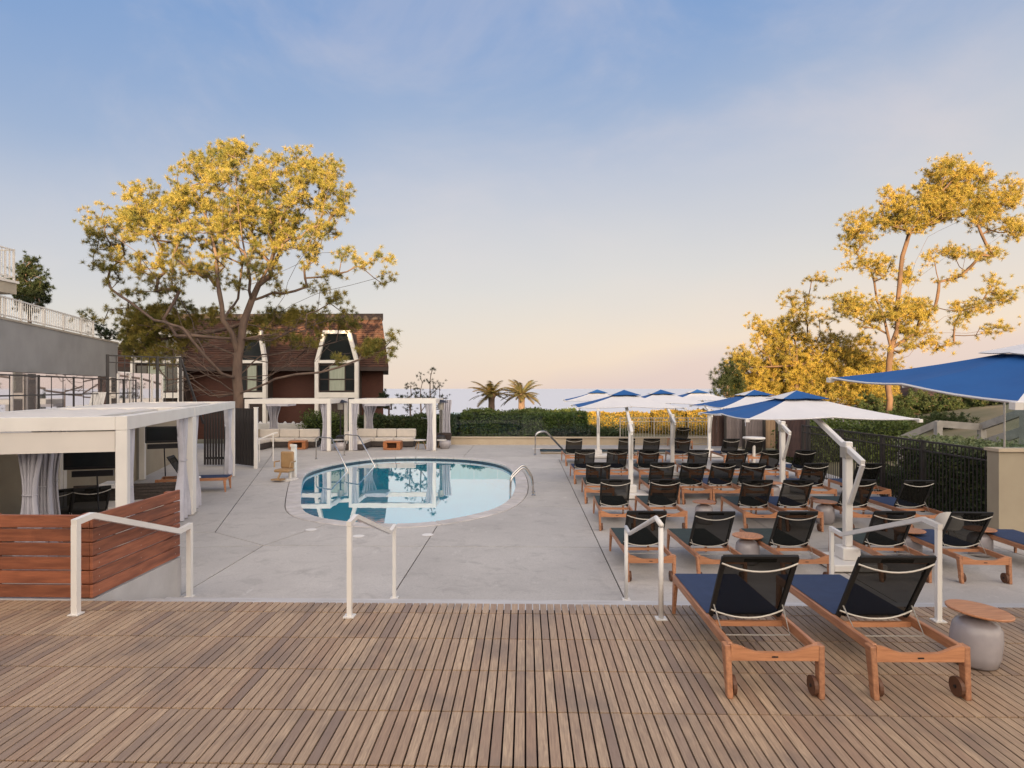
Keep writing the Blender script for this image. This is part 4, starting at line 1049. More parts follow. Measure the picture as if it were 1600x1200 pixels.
# ================================================================== UMBRELLAS
def make_umbrella(label):
    t = thing('cantilever_umbrella', label, 'umbrella', (0,0,0), 0, 'blue and white square cantilever umbrellas')
    C0 = Vector((.12,2.05,0)); S = 1.36; zr, za = 2.16, 2.56
    mb = MB(); mb.box(-.38,.38,-.38,.38,.02,.12); o = mb.build('base', M['white'], t); bev(o,.012)
    mb = MB(); mb.box(-.13,.13,-.13,.13,.122,.30); o = mb.build('mast_socket', M['white'], o); bev(o,.01)
    mb = MB(); mb.box(-.055,.055,-.055,.055,.30,1.86); o = mb.build('mast', M['white'], t); bev(o,.012)
    hub = Vector((C0.x,C0.y,2.44)); el = Vector((-.05,-.52,1.60)); top = Vector((0,0,1.85))
    mb = MB(); mb.bar(el,hub,.07,.09); o = mb.build('arm', M['white'], t); bev(o,.01)
    mb = MB(); mb.bar(el+Vector((0,.0,-.02)),Vector((0,-.075,.95)),.05,.05); mb.build('strut', M['white'], t)
    mb = MB(); mb.box(-.075,.075,-.09,.075,1.62,1.78); o = mb.build('crank_box', M['alu'], t)
    mb = MB(); mb.tube([(.08,0,1.7),(.16,0,1.7),(.16,0,1.6)],.01,6); mb.build('crank_handle', M['black'], o)
    HB = Vector((C0.x,C0.y,2.36))
    # canopy: 4 coloured quarters each of two creased gores, slightly hollow
    cn = [(-S,-S),(0,-S),(S,-S),(S,0),(S,S),(0,S),(-S,S),(-S,0)]
    def rimz(i): return zr - HB.z + (0.0 if i % 2 == 0 else .03)
    quads = {'front':(0,2),'right':(2,4),'back':(4,6),'left':(6,8)}
    hole = .20
    def gore(mb, i, z_off=0.0, r0=hole, r1=1.0, zc=za-HB.z):
        a = Vector((*cn[i % 8], rimz(i % 8))); b = Vector((*cn[(i+1) % 8], rimz((i+1) % 8))); c = Vector((0,0,zc))
        n = 6; V = []; Fc = []
        for j in range(n+1):
            u = r0+(r1-r0)*j/n; pa = c.lerp(a,u); pb = c.lerp(b,u)
            for k in range(5):
                w = k/4; p = pa.lerp(pb,w); p.z -= .045*math.sin(math.pi*w)*u*(1 if True else 0)*.5 + .03*math.sin(math.pi*u)
                if j == n: p.z += .0
                # hem curves inwards between the ribs
                if r1 == 1.0: 
                    q = 1-.022*math.sin(math.pi*w)*u; p.x *= q; p.y *= q
                p.z += z_off; V.append(p)
        for j in range(n):
            for k in range(4): q=j*5+k; Fc.append((q,q+5,q+6,q+1))
        k0 = len(V); V += [v-Vector((0,0,.008)) for v in V]; Fc += [(a_+k0,d_+k0,c_+k0,b_+k0) for a_,b_,c_,d_ in list(Fc)]
        mb.add(V,Fc)
    blue = ('left','right')
    for key, (i0,i1) in quads.items():
        mb = MB()
        for i in range(i0,i1): gore(mb,i)
        o = mb.build('canopy_panel', M['blue_cloth'] if key in blue else M['white_cloth'], t); o.location = HB
        o['label'] = ('blue' if key in blue else 'white')+' canopy quarter'
        mb = MB()
        for i in range(i0,i1): gore(mb,i,.055,.0,.30)
        v = mb.build('vent_panel', M['white_cloth'] if key in blue else M['blue_cloth'], t); v.location = HB
        # white hem along the rim
        mb = MB()
        for i in range(i0,i1):
            a = Vector((*cn[i % 8], rimz(i % 8))); b = Vector((*cn[(i+1) % 8], rimz((i+1) % 8)))
            pts = []
            for k in range(5):
                w = k/4; p = a.lerp(b,w); p.z -= .0225*math.sin(math.pi*w); q = 1-.022*math.sin(math.pi*w); p.x *= q*1.002; p.y *= q*1.002; pts.append(p)
            mb.tube(pts,.011,4)
        h_ = mb.build('hem', M['white_cloth'], t); h_.location = HB
    for i in range(8):
        mb = MB(); a = Vector((*cn[i], rimz(i)-.02)); mb.bar(Vector((0,0,.02)),a*1.0,.022,.03); o = mb.build('rib', M['white'], t); o.location = HB
        if i % 2 == 0:
            mb = MB(); mb.box(a.x*1.005-.03,a.x*1.005+.03,a.y*1.005-.03,a.y*1.005+.03,a.z-.03,a.z+.022); e_ = mb.build('corner_cap', M['white'], t); e_.location = HB
    mb = MB(); mb.lathe([(.06,-.05),(.06,.14),(.03,.20)],12); o = mb.build('hub', M['white'], t); o.location = HB
    return t
u0 = make_umbrella('blue and white umbrella with big mast between the first loungers, right of centre')
u0.location = (4.80,9.5,GZ)
dup(u0, (6.22,15.4,GZ), R(1.5), 'blue and white umbrella behind the one with the big mast, third concrete row')
dup(u0, (2.57,15.45,GZ), R(-1), 'blue and white umbrella left in the third concrete row, mast right of the pool')
dup(u0, (4.52,19.5,GZ), R(1), 'blue and white umbrella standing in the middle of the fourth row')
dup(u0, (2.80,24.3,GZ), R(-2), 'blue and white umbrella at the far left, in front of the spa')
dup(u0, (7.15,24.7,GZ), R(1), 'blue and white umbrella at the far right, near the wooden gates')
u1 = dup(u0, (4.72,3.83,0), 0, 'big blue umbrella reaching in at the right edge over the wooden deck')
for c_ in kids(u1):
    if c_.name.split('.')[0] in ('canopy_panel','vent_panel','hem','rib','corner_cap','hub'): c_.rotation_euler = (R(4.6),R(0),0)
# ================================================================== RIGHT SIDE
railing('iron_fence', 'black iron picket fence along the right side of the pool terrace', 'fence', [(8.52,11.75,GZ),(8.5,15.2,GZ),(8.45,19.4,GZ)], 1.52, .105, M['iron'], every=18, postw=.06, rails=(.12,1.32))
railing('iron_fence', 'pale iron picket fence in front of the golden hedge at the far end', 'fence', [(4.4,29.4,GZ),(8.6,29.4,GZ)], 1.28, .13, M['grey_timber'], every=12, postw=.05, rails=(.1,1.12))
w = thing('tan_wall', 'tan stucco wall with glass balustrade on top at the right edge', 'wall', (10,11.8,GZ))
mb = MB(); mb.box(8.46,14,11.45,11.74,GZ-.1,1.02); mb.build('wall_body', M['tan_wall'], w, True)
mb = MB(); mb.box(8.43,14,11.41,11.78,1.02,1.075); mb.build('cap', M['tan_low'], w, True)
t = thing('glass_balustrade', 'clear green-tinted glass balustrade on the tan wall at the right edge', 'balustrade', (8.68,11.6,1.075))
for k in range(3): mb = MB(); mb.box(8.68+k*1.55,8.68+k*1.55+1.53,11.59,11.605,1.077,2.03); mb.build('glass_panel', M['glass'], t, True)
for k in range(3): mb = MB(); mb.box(8.66+k*1.55,8.675+k*1.55,11.58,11.615,1.077,2.04); mb.build('edge_trim', M['grey_timber'], t, True)
# grey timber ramp railing behind
t = thing('timber_ramp_rail', 'weathered grey timber railing of the ramp behind the black fence', 'railing', at(1465,16,z=.6))
pp = [(1408,17.0,686),(1465,16.0,662),(1533,16.0,667),(1600,14.5,643),(1680,13.5,610)]
pw_ = [at(a,b,c) for a,b,c in pp]
for a,b in zip(pw_,pw_[1:]):
    mb = MB(); mb.bar(a,b,.09,.17); mb.build('rail', M['grey_timber'], t, True)
    mb = MB(); mb.bar(a-Vector((0,0,.45)),b-Vector((0,0,.45)),.06,.22); mb.build('rail', M['grey_timber'], t, True)
for a in pw_: mb = MB(); mb.box(a.x-.07,a.x+.07,a.y-.09,a.y+.05,-1.2,a.z+.06); mb.build('post', M['grey_timber'], t, True)
# wooden board gates at the far right of the terrace
board_screen('board_gate', 'dark brown board gate right of the pale picket fence', 'gate', at(1112,28.2), at(1132,28.2), 1.45, 5, M['brownboard'])
board_screen('board_gate', 'grey board gate with black post behind the far loungers', 'gate', at(1133,28.0), at(1160,28.0), 1.42, 6, M['greyboard'])
board_screen('board_gate', 'pale taupe board gate between the grey and the tan one', 'gate', at(1165,27.6), at(1192,27.6), 1.40, 6, M['greyboard'])
board_screen('board_gate', 'tan board gate left of the brown store boxes', 'gate', at(1194,27.4), at(1213,27.4), 1.40, 4, M['tanboard'])
board_screen('board_gate', 'dark brown board screen at the end of the black iron fence', 'gate', at(1216,24.5), at(1262,23.0), 1.50, 8, M['brownboard'])
for px, D in ((1133,27.9),(1162,27.6),(1194,27.2),(1214,26.9),(1262,22.9)):
    q = at(px,D,z=GZ); t = thing('gate_post', f'black gate post at the far boards, {dict(zip((1133,1162,1194,1214,1262),("leftmost","second from left","third from left","fourth from left","rightmost")))[px]}', 'post', q, 0, 'black gate posts'); mb = MB(); mb.box(-.05,.05,-.05,.05,0,1.55); mb.build('shaft', M['iron'], t); mb = MB(); mb.box(-.065,.065,-.065,.065,1.55,1.58); mb.build('cap', M['iron'], t)
q = at(1178,21.9,z=GZ)
t = thing('bar_table', 'white round high table behind the farthest row of loungers', 'table', q)
mb = MB(); mb.lathe([(.28,0),(.28,.03),(.05,.05),(.05,.9)],16); mb.build('pedestal', M['white'], t); mb = MB(); mb.lathe([(.36,.9),(.38,.93),(.36,.96)],24); mb.build('table_top', M['white'], t)
# stepped path posts on the slope
for px, lb in ((939,'short cream bollard on the slope, left one'),(964,'short cream bollard on the slope, right one')):
    q = at(px,31.5); q.z = ground_h(q.x,q.y)-.05; t = thing('bollard', lb, 'bollard', q, 0, 'cream bollards'); mb = MB(); mb.box(-.06,.06,-.06,.06,0,CAMZ-(671-607)/F*31.5-q.z); mb.build('shaft', M['cushion'], t); mb = MB(); h=CAMZ-(671-607)/F*31.5-q.z; mb.box(-.07,.07,-.07,.07,h,h+.04); mb.build('cap', M['cushion'], t)
# small flat roofed outbuildings on the right hillside
t = thing('low_shed', 'low brown roofed shed beyond the black fence on the right', 'shed', at(1330,34,z=-.4))
a = at(1306,34); b = at(1352,34); mb = MB(); mb.box(a.x,b.x,33.8,37,-.8,CAMZ-(665-607)/F*34); mb.build('wall', M['beige'], t, True)
mb = MB(); z_ = CAMZ-(662-607)/F*34; zr_ = CAMZ-(646-607)/F*34; mb.add([(a.x-.4,33.4,z_),(b.x+.4,33.4,z_),(b.x+.4,37.4,z_),(a.x-.4,37.4,z_),(a.x+.5,35.4,zr_),(b.x-.5,35.4,zr_)],[(0,1,5,4),(1,2,5),(2,3,4,5),(3,0,4),(0,3,2,1)]); mb.build('roof', M['greyboard'], t, True)
t = thing('timber_cottage', 'dark timber cottage in shade behind the right-hand trees', 'cottage', at(1500,44,z=0))
a = at(1425,44); b = at(1640,44); z_ = 3.4
mb = MB(); mb.box(a.x,b.x,43.5,50,-1,1.7); mb.build('wall', M['clad'], t, True)
mb = MB(); mb.add([(a.x-.6,42.8,1.6),(b.x+.6,42.8,1.6),(b.x+.6,50.6,1.6),(a.x-.6,50.6,1.6),(a.x+1,46.7,2.9),(b.x-1,46.7,2.9)],[(0,1,5,4),(1,2,5),(2,3,4,5),(3,0,4),(0,3,2,1)]); mb.build('roof', M['shingle'], t, True)
for k in range(4): mb = MB(); mb.box(a.x+1+k*2.1,a.x+2.1+k*2.1,43.42,43.5,.1,1.3); mb.build('window', M['win'], t, True)
# ================================================================== FOLIAGE
def tri_object(name, V, m, parent=None, off=(0,0,0)):
    "V: (n,3,3) triangles"
    V = np.asarray(V, dtype=np.float32).reshape(-1,3) - np.asarray(off, dtype=np.float32)
    n = len(V)//3; me = bpy.data.meshes.new(name); me.vertices.add(len(V)); me.vertices.foreach_set('co', V.ravel())
    me.loops.add(n*3); me.loops.foreach_set('vertex_index', np.arange(n*3, dtype=np.int32)); me.polygons.add(n)
    me.polygons.foreach_set('loop_start', np.arange(0,n*3,3,dtype=np.int32)); me.update(calc_edges=True); me.materials.append(m)
    o = bpy.data.objects.new(name, me); col.objects.link(o)
    if parent: o.parent = parent
    return o
def unit(v): return v/np.linalg.norm(v, axis=-1, keepdims=True)
def needles(C, rad, per, width, up=.35):
    "bursts of needles round each centre"
    n = len(C); d = unit(rng.normal(size=(n,per,3))+np.array([0,0,up])); r = rad*(rng.uniform(.6,1.1,(n,per,1)))*rng.uniform(.75,1.2,(n,1,1))
    base_ = C[:,None,:]+d*r*.12+rng.normal(size=(n,per,3))*rad*.10; tip = base_+d*r
    side = unit(np.cross(d, rng.normal(size=(n,per,3))))*width
    return np.stack([base_-side, base_+side, tip], axis=2).reshape(-1,3,3)
def leaves(P, size):
    n = len(P); a = unit(rng.normal(size=(n,3))); b = unit(np.cross(a, rng.normal(size=(n,3)))); s = size*rng.uniform(.6,1.3,(n,1))
    q0, q1, q2, q3 = P-a*s, P+b*s*.45, P+a*s, P-b*s*.45
    return np.concatenate([np.stack([q0,q1,q2],1), np.stack([q0,q2,q3],1)])
class Tree:
    """trunk and limbs given as polylines of (px, py, D); foliage tufts are joined to them by grown twigs"""
    def __init__(s, base): s.P = [Vector(base)]; s.par = [-1]; s.arr = None
    def limb(s, start, pts):
        i = start
        for p in pts:
            a = s.P[i]; p = Vector(p); k = max(1, int((p-a).length/.6))
            for j in range(1, k+1):
                q = a.lerp(p, j/k)
                if j < k: q = q+Vector([random.gauss(0,.03) for _ in range(3)])
                s.P.append(q); s.par.append(i); i = len(s.P)-1
        return i
    def near(s, p):
        A = np.array([tuple(q) for q in s.P]); return int(np.argmin(((A-np.array(p))**2).sum(1)))
    def grow(s, C, root, zpen=.9):
        """attach tufts, nearest to the trunk first"""
        C = np.array(C); root = np.array(root)
        order = np.argsort(np.linalg.norm(C-root, axis=1)); cap = 60000
        A = np.zeros((cap,3)); n = len(s.P); A[:n] = [tuple(q) for q in s.P]; rd = np.zeros(cap); rd[:n] = np.linalg.norm(A[:n]-root, axis=1)
        s.leafn = []
        for i in order:
            p = C[i]; v = p-A[:n]; d = np.linalg.norm(v, axis=1); dr = np.linalg.norm(p-root)
            cost = d + np.maximum(0, rd[:n]-dr+.3*d)*1.5 + np.maximum(0, A[:n,2]-p[2])*zpen*.6
            j = int(np.argmin(cost)); a = Vector(A[j]); b = Vector(p); L = (b-a).length; k = max(1, int(L/.45)); cur = j
            sag = Vector((0,0,-.10*L)) 
            wob = Vector([random.gauss(0,.05*L) for _ in range(3)])
            for q in range(1, k+1):
                t = q/k; pt = a.lerp(b, t)+(sag+wob)*(4*t*(1-t))*.5
                s.P.append(pt); s.par.append(cur); A[n] = pt; rd[n] = np.linalg.norm(A[n]-root); cur = n; n += 1
            s.leafn.append(cur)
    def wood(s, r_tip, power, rmax, off, name, m, parent, sides=6):
        n = len(s.P); w = np.zeros(n)
        for i in getattr(s, 'leafn', []): w[i] += 1
        for i in range(n-1, 0, -1):
            if w[i] == 0: w[i] = .5
            w[s.par[i]] += w[i]
        r = np.minimum(rmax, r_tip*np.power(np.maximum(w,.5), power))
        kidsn = {}
        for i in range(1, n): kidsn.setdefault(s.par[i], []).append(i)
        mb = MB()
        # chains: follow the thickest child
        stack = [(0, None)]
        while stack:
            i, par = stack.pop(); chain = [] if par is None else [par]; rr = [] if par is None else [r[i]]
            j = i
            while True:
                chain.append(j); rr.append(r[j]); ks = sorted(kidsn.get(j, []), key=lambda q: -w[q])
                for q in ks[1:]: stack.append((q, j))
                if not ks: break
                j = ks[0]
            if len(chain) > 1:
                rmax_ = max(rr); sd_ = sides+2 if rmax_ > .12 else (5 if rmax_ > .04 else 3)
                mb.tube([s.P[q]-Vector(off) for q in chain], [float(x) for x in rr], sd_, False)
        return mb.build(name, m, parent, smooth=True)
def puff(C, k, sd):
    "several needle bursts round each twig end"
    C = np.array(C); return np.concatenate([C]+[C+rng.normal(size=C.shape)*sd*np.array([1,1,.7])+np.array([0,0,.06]) for _ in range(k-1)])
def lobes(L, D, thick, dens):
    """tuft centres inside picture-plane ellipses (px,py,rx,ry[,weight[,dD]]) given real depth"""
    out_ = []
    for l in L:
        px, py, rx, ry = l[:4]; wgt = l[4] if len(l) > 4 else 1; dd = l[5] if len(l) > 5 else 0
        area = math.pi*rx*ry*(D/F)**2; n = max(2, int(area*dens*wgt))
        for _ in range(n):
            a = random.uniform(0, 2*math.pi); r = math.sqrt(random.random())
            q = Vector((math.cos(a)*r, math.sin(a)*r)); th = thick*min(1, (rx*D/F)/2.2)*math.sqrt(max(0,1-r*r*.9))
            dist = D+dd+random.uniform(-1,1)*th
            k = D/dist if False else 1
            out_.append(tuple(at(px+q.x*rx, dist, py+q.y*ry)))
    return out_
# ---- big pine, left
D1 = 27.5
base_ = at(374,D1,z=-.8); tr = Tree(base_)
f0 = tr.limb(0, [at(373,D1,640), at(370,D1,590), at(372,D1,556)])
def L_(start, pts): return tr.limb(start, [at(a,D1+c,b) for a,b,c in pts])
m1 = L_(f0, [(380,505,.1),(393,470,.2),(404,445,.4),(425,405,.8),(440,360,1.0),(450,310,1.2)])
L_(tr.near(at(395,D1+.2,465)), [(388,420,-1.2),(378,370,-1.8),(372,320,-2),(366,260,-1.6)])
L_(f0, [(362,520,-.5),(348,500,-.8),(342,455,-1),(338,400,-.8),(322,340,-.3),(300,290,.2)])
L_(tr.near(at(348,D1-.8,500)), [(372,467,1.4),(381,405,2.2),(360,340,3),(345,280,3)])
L_(tr.near(at(370,D1,590)), [(345,583,-1.2),(320,556,-1.8),(285,512,-2.4),(272,472,-2.6),(250,442,-2.6),(214,394,-2.4),(170,360,-2)])
L_(tr.near(at(285,D1-2.4,512)), [(240,500,-1.2),(200,470,-.6),(160,440,0)])
L_(tr.near(at(320,D1-1.8,556)), [(300,500,1),(268,440,2.2),(240,380,3),(220,330,3)])
L_(tr.near(at(373,D1,610)), [(330,590,1.2),(290,560,2.4),(250,535,3),(215,515,3.2)])
L_(tr.near(at(373,D1,620)), [(400,606,-1),(430,592,-1.6),(462,585,-2),(500,582,-2.2),(530,574,-2.3),(562,562,-2.2),(600,545,-2)])
L_(tr.near(at(372,D1,575)), [(410,554,1.5),(455,546,2),(505,540,2.4),(545,528,2.6)])
L_(tr.near(at(371,D1,565)), [(400,538,-.6),(425,500,-1.2),(455,477,-1.8),(492,460,-2.2),(550,445,-2.4),(610,425,-2.4)])
L_(tr.near(at(425,D1-1.2,500)), [(450,440,-2.6),(480,390,-3),(505,330,-2.8),(515,290,-2.4)])
L_(tr.near(at(404,D1+.4,445)), [(450,420,2.2),(500,395,2.8),(560,400,3)])
for _ in range(26):
    px_ = random.uniform(366,380); py_ = random.uniform(500,625); sd = random.choice([-1,-1,1]); ln = random.uniform(60,150); dd_ = random.uniform(-3,3); up_ = random.uniform(-.5,.9)
    i_ = L_(tr.near(at(px_,D1,py_)), [(px_+sd*ln*.35, py_-ln*.10*up_+4, dd_*.4),(px_+sd*ln*.7, py_-ln*.35*up_, dd_*.8),(px_+sd*ln, py_-ln*.6*up_, dd_)])
    for _k in range(3):
        t_ = random.uniform(.4,1); qx, qy = px_+sd*ln*t_, py_-ln*.4*up_*t_
        L_(tr.near(at(qx,D1+dd_*t_,qy)), [(qx+sd*random.uniform(8,22), qy-random.uniform(-8,18), dd_*t_+random.uniform(-.6,.6)),(qx+sd*random.uniform(18,40), qy-random.uniform(-6,30), dd_*t_+random.uniform(-1,1))])
UP = [(365,285,60,62,1.1),(305,292,32,52,1.0),(250,322,36,34),(205,318,26,30),(160,348,22,28,.8),(150,375,16,20,.9),(215,368,52,34,1.0),
      (430,300,48,56,1.1),(490,282,38,42,1.1),(520,300,24,50,1.0),(345,235,24,16,1.1),(385,240,16,18),(462,252,14,18,.8),(490,250,16,16,.9),(535,320,12,30,.8),
      (300,350,60,42,1.1),(380,365,70,46,1.1),(460,360,52,40,1.0),(505,372,30,26,.7),(300,410,52,24,.9),(390,425,55,20,.6),(350,440,30,12,.6)]
MID = [(545,395,20,12,.8),(566,408,12,9,.7),(582,398,9,9,.8),(600,432,20,14,.5),(560,420,22,10,.5),(500,432,34,10,.5),(530,470,24,9,1.1),(540,486,12,8,.9),(495,452,36,9,.6),
       (615,412,8,9,.6),(470,400,28,18,.6),(438,455,26,12,.4),
       (165,405,22,20,.8),(200,420,34,22,.7),(240,450,40,24,.55),(160,436,20,8,.7),(250,410,36,22,.6),(205,455,26,14,.4),(300,455,26,14,.3),(150,500,16,7,.7),(185,483,16,7,.6),(135,497,10,5,.6)]
LOW = [(225,505,44,26,1.3,1.5),(272,495,38,24,1.2,2),(210,540,30,18,.9,2.5),(255,545,34,16,.8,2),(300,535,30,16,.5,2),(250,520,50,20,.8,3),(315,500,26,18,.6,2),(430,500,40,14,1.0,2),(480,498,44,14,1.1,2),(520,508,36,12,.9,2.2),(440,530,50,12,.5,1.5),(400,515,26,14,.5,1),(480,535,40,10,.35,2),(345,490,24,14,.5,1.5),(248,562,44,18,.55,1),(395,528,30,16,.5,1),(215,520,24,30,.7,1),
       (590,545,20,14,1.2,-2),(612,550,10,9,.8,-2),(608,530,8,7,.9,-2),(575,548,16,9,1.0,-2),(345,530,20,12,.3,2),(530,560,16,5,.2,-2)]
C = lobes(UP, D1, 3.8, 9.5)+lobes(MID, D1, 2.4, 10)+lobes(LOW, D1, 1.4, 15)
tr.grow(C, at(372,D1,560))
t = thing('pine_tree', 'large many-branched pine with golden sunlit top in front of the brown house', 'tree', base_)
tr.wood(.013, .40, .34, base_, 'trunk', M['bark'], t)
tri_object('crown', needles(puff(C,7,.18), .175, 50, .0085), M['pine'], t, base_)
# ---- tall pine, right
D2 = 36.0; b2_ = at(1389,D2,z=-.2); tr = Tree(b2_)
f0 = tr.limb(0, [at(1389,D2,640), at(1388,D2,590), at(1392,D2,545)])
def L2(start, pts): return tr.limb(start, [at(a,D2+c,b) for a,b,c in pts])
L2(f0, [(1382,500,0),(1370,470,.3),(1366,440,.5),(1350,400,.8),(1345,360,.8)])
L2(f0, [(1402,515,0),(1404,460,-.3),(1410,400,-.5),(1422,360,-.6),(1450,320,-.6),(1485,285,-.6)])
L2(tr.near(at(1402,D2,515)), [(1418,460,1),(1430,410,1.4),(1450,370,1.6),(1500,345,1.8),(1560,310,1.8),(1585,300,1.8)])
L2(tr.near(at(1418,D2+1,460)), [(1440,430,2),(1480,400,2.4),(1540,385,2.6),(1590,350,2.6)])
L2(tr.near(at(1390,D2,560)), [(1420,556,-1),(1445,520,-1.6),(1475,495,-2),(1520,482,-2.2),(1570,465,-2.4)])
L2(tr.near(at(1445,D2-1.6,520)), [(1490,520,-2),(1550,518,-2.4)])
RP = [(1488,268,34,16),(1515,285,26,20),(1470,300,34,20),(1500,318,48,24,1.1),(1440,330,42,20,1.0),(1400,305,16,12,.6),(1385,312,10,10,.5),(1345,352,24,16,.9),(1325,362,8,12,.6),
      (1395,340,28,16,.8),(1425,352,30,14,.8),(1540,330,26,16,.9),(1572,300,22,18,.8),(1585,312,10,22,.6),(1560,350,34,10,.7),(1590,358,14,14,.8),(1330,385,14,8,.7),(1355,375,16,10,.5),(1335,402,12,6,.6),
      (1318,416,6,4,1),(1370,412,30,10,.8),(1395,425,26,9,.7),(1500,398,34,9,.8),(1545,398,18,9,.8),(1460,400,18,8,.4),(1430,440,22,7,.6),(1475,438,16,6,.5),(1540,443,20,6,.5),(1500,425,20,5,.3),
      (1395,482,46,16,1.1),(1340,478,26,12,.8),(1430,510,26,14,1.0),(1318,476,16,16,.9),(1355,500,26,12,.5),(1440,485,22,12,.7),(1560,462,26,8,1.0),(1520,480,30,9,.8),(1548,515,26,6,.8),(1500,500,22,8,.5),(1450,540,18,10,.7),(1480,535,24,6,.3),(1405,545,20,10,.5)]
RP = [(l[0],l[1],l[2]*1.12,l[3]*1.15)+tuple(l[4:]) for l in RP]; C = lobes(RP, D2, 2.2, 13); tr.grow(C, at(1390,D2,540))
t = thing('pine_tree', 'tall open golden-lit pine rising behind the blue umbrella at right', 'tree', b2_)
tr.wood(.012, .40, .27, b2_, 'trunk', M['bark_red'], t)
tri_object('crown', needles(puff(C,7,.25), .205, 36, .0115), M['pine2'], t, b2_)
def bushy_tree(label, D, base_px, L, thick, dens, m, rad=.32, per=26, wid=.022, bark='bark', trunk_pts=None, rm=.25, name='pine_tree', seed=1, extra=1):
    b_ = at(base_px, D, z=0); b_.z = ground_h(b_.x, b_.y)-.3
    T_ = Tree(b_); top = min(l[1] for l in L); cx = L[0][0]; bot = max(l[1] for l in L)
    pts = trunk_pts or [(base_px, bot), ((base_px+cx)/2, (bot+top)/2), (cx, top+15)]
    T_.limb(0, [at(a, D, b) for a, b in pts]); C = lobes(L, D, thick, dens*3.4); T_.grow(C, b_)
    t = thing(name, label, 'tree', b_); T_.wood(.014, .42, rm, b_, 'trunk', M[bark], t)
    tri_object('crown', needles(puff(C, extra+3, rad*.8), rad*.68, int(per*1.6), wid*.55), M[m], t, b_); return t
bushy_tree('loose golden-lit tree left of the tall pine, with thin top sprays', 42, 1245,
    [(1235,470,14,14,.8),(1262,474,12,16,.7),(1275,434,13,7,1.0),(1297,440,6,6,.6),(1250,500,24,18,.8),(1290,500,22,14,.4),(1222,515,22,20,.9),(1185,502,12,14,.9),(1198,535,22,24,1),(1240,545,34,28,1.1),(1160,560,16,18,1),(1290,540,30,22,.7)],
    2.4, 3.8, 'pine2', rad=.34, bark='bark_red')
bushy_tree('dense golden-lit bushy tree above the far umbrellas, left part', 44, 1200, [(1180,592,42,32,1.2),(1225,582,48,38,1.2),(1160,605,26,26,1.2),(1205,615,54,18,1.2),(1150,570,18,14,.9)], 3.2, 4.2, 'pine2', rad=.36, extra=2, bark='bark_red')
bushy_tree('dense golden-lit bushy tree above the far umbrellas, right part', 43, 1300, [(1270,590,42,38,1.2),(1315,582,42,36,1.2),(1350,590,34,30,1.1),(1290,622,52,18,1.2),(1335,545,34,22,.8),(1350,622,34,16,.8),(1375,580,22,24,.7),(1366,605,34,30,1.0),(1400,575,14,12,.7)], 3.2, 4.2, 'pine2', rad=.36, extra=2, bark='bark_red')
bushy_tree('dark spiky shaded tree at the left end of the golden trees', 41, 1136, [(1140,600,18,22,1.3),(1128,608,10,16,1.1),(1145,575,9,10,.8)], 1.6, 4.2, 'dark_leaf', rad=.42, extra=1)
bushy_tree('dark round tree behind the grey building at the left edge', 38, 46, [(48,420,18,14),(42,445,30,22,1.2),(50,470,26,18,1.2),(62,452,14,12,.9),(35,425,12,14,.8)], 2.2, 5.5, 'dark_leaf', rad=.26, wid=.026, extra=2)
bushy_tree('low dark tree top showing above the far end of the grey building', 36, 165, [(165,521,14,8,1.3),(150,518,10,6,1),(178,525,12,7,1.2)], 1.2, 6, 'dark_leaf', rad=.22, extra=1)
for (a, L, lb) in ((672,[(672,580,5,7,1.2),(666,598,6,5,1),(680,604,6,6,1),(672,618,10,8,1)],'tallest thin young pine behind the far right cabana'),
               (657,[(658,592,4,8,1.3),(652,612,8,9,1),(660,625,10,8,1)],'second thin young pine behind the far right cabana'),
               (641,[(639,604,5,7,1.2),(643,622,9,8,1),(640,640,9,8,1)],'leftmost thin young pine behind the far right cabana'),
               (688,[(687,602,3,6,1.2),(690,622,7,6,1),(684,640,9,8,1)],'rightmost thin young pine behind the far right cabana')):
    bushy_tree(lb, 33, a, L, .35, 7, 'dark_leaf', rad=.17, per=18, wid=.012, rm=.05)
for (a, D, L, lb) in ((608,35,[(612,625,24,10,1.0),(590,630,14,8,1)],'low dark tree right of the brown house'),):
    bushy_tree(lb, D, a, L, 1.2, 5, 'dark_leaf', rad=.22, extra=1)
# dark growth on the right hillside
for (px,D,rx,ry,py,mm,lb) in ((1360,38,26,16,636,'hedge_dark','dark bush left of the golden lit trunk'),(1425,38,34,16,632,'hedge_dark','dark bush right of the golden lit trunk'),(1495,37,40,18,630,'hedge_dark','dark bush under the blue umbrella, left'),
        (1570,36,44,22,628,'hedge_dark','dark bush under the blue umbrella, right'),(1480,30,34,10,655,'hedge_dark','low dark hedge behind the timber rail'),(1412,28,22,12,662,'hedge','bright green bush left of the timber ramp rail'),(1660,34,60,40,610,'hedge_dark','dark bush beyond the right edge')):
    bushy_tree(lb, D, px, [(px,py,rx,ry,1.3),(px-rx*.3,py+ry*.6,rx,ry*.8,1.2),(px+rx*.3,py+ry*.7,rx,ry*.8,1.2)], 1.6, 4.5, mm, rad=.26, wid=.03, per=20, extra=1, name='bush')
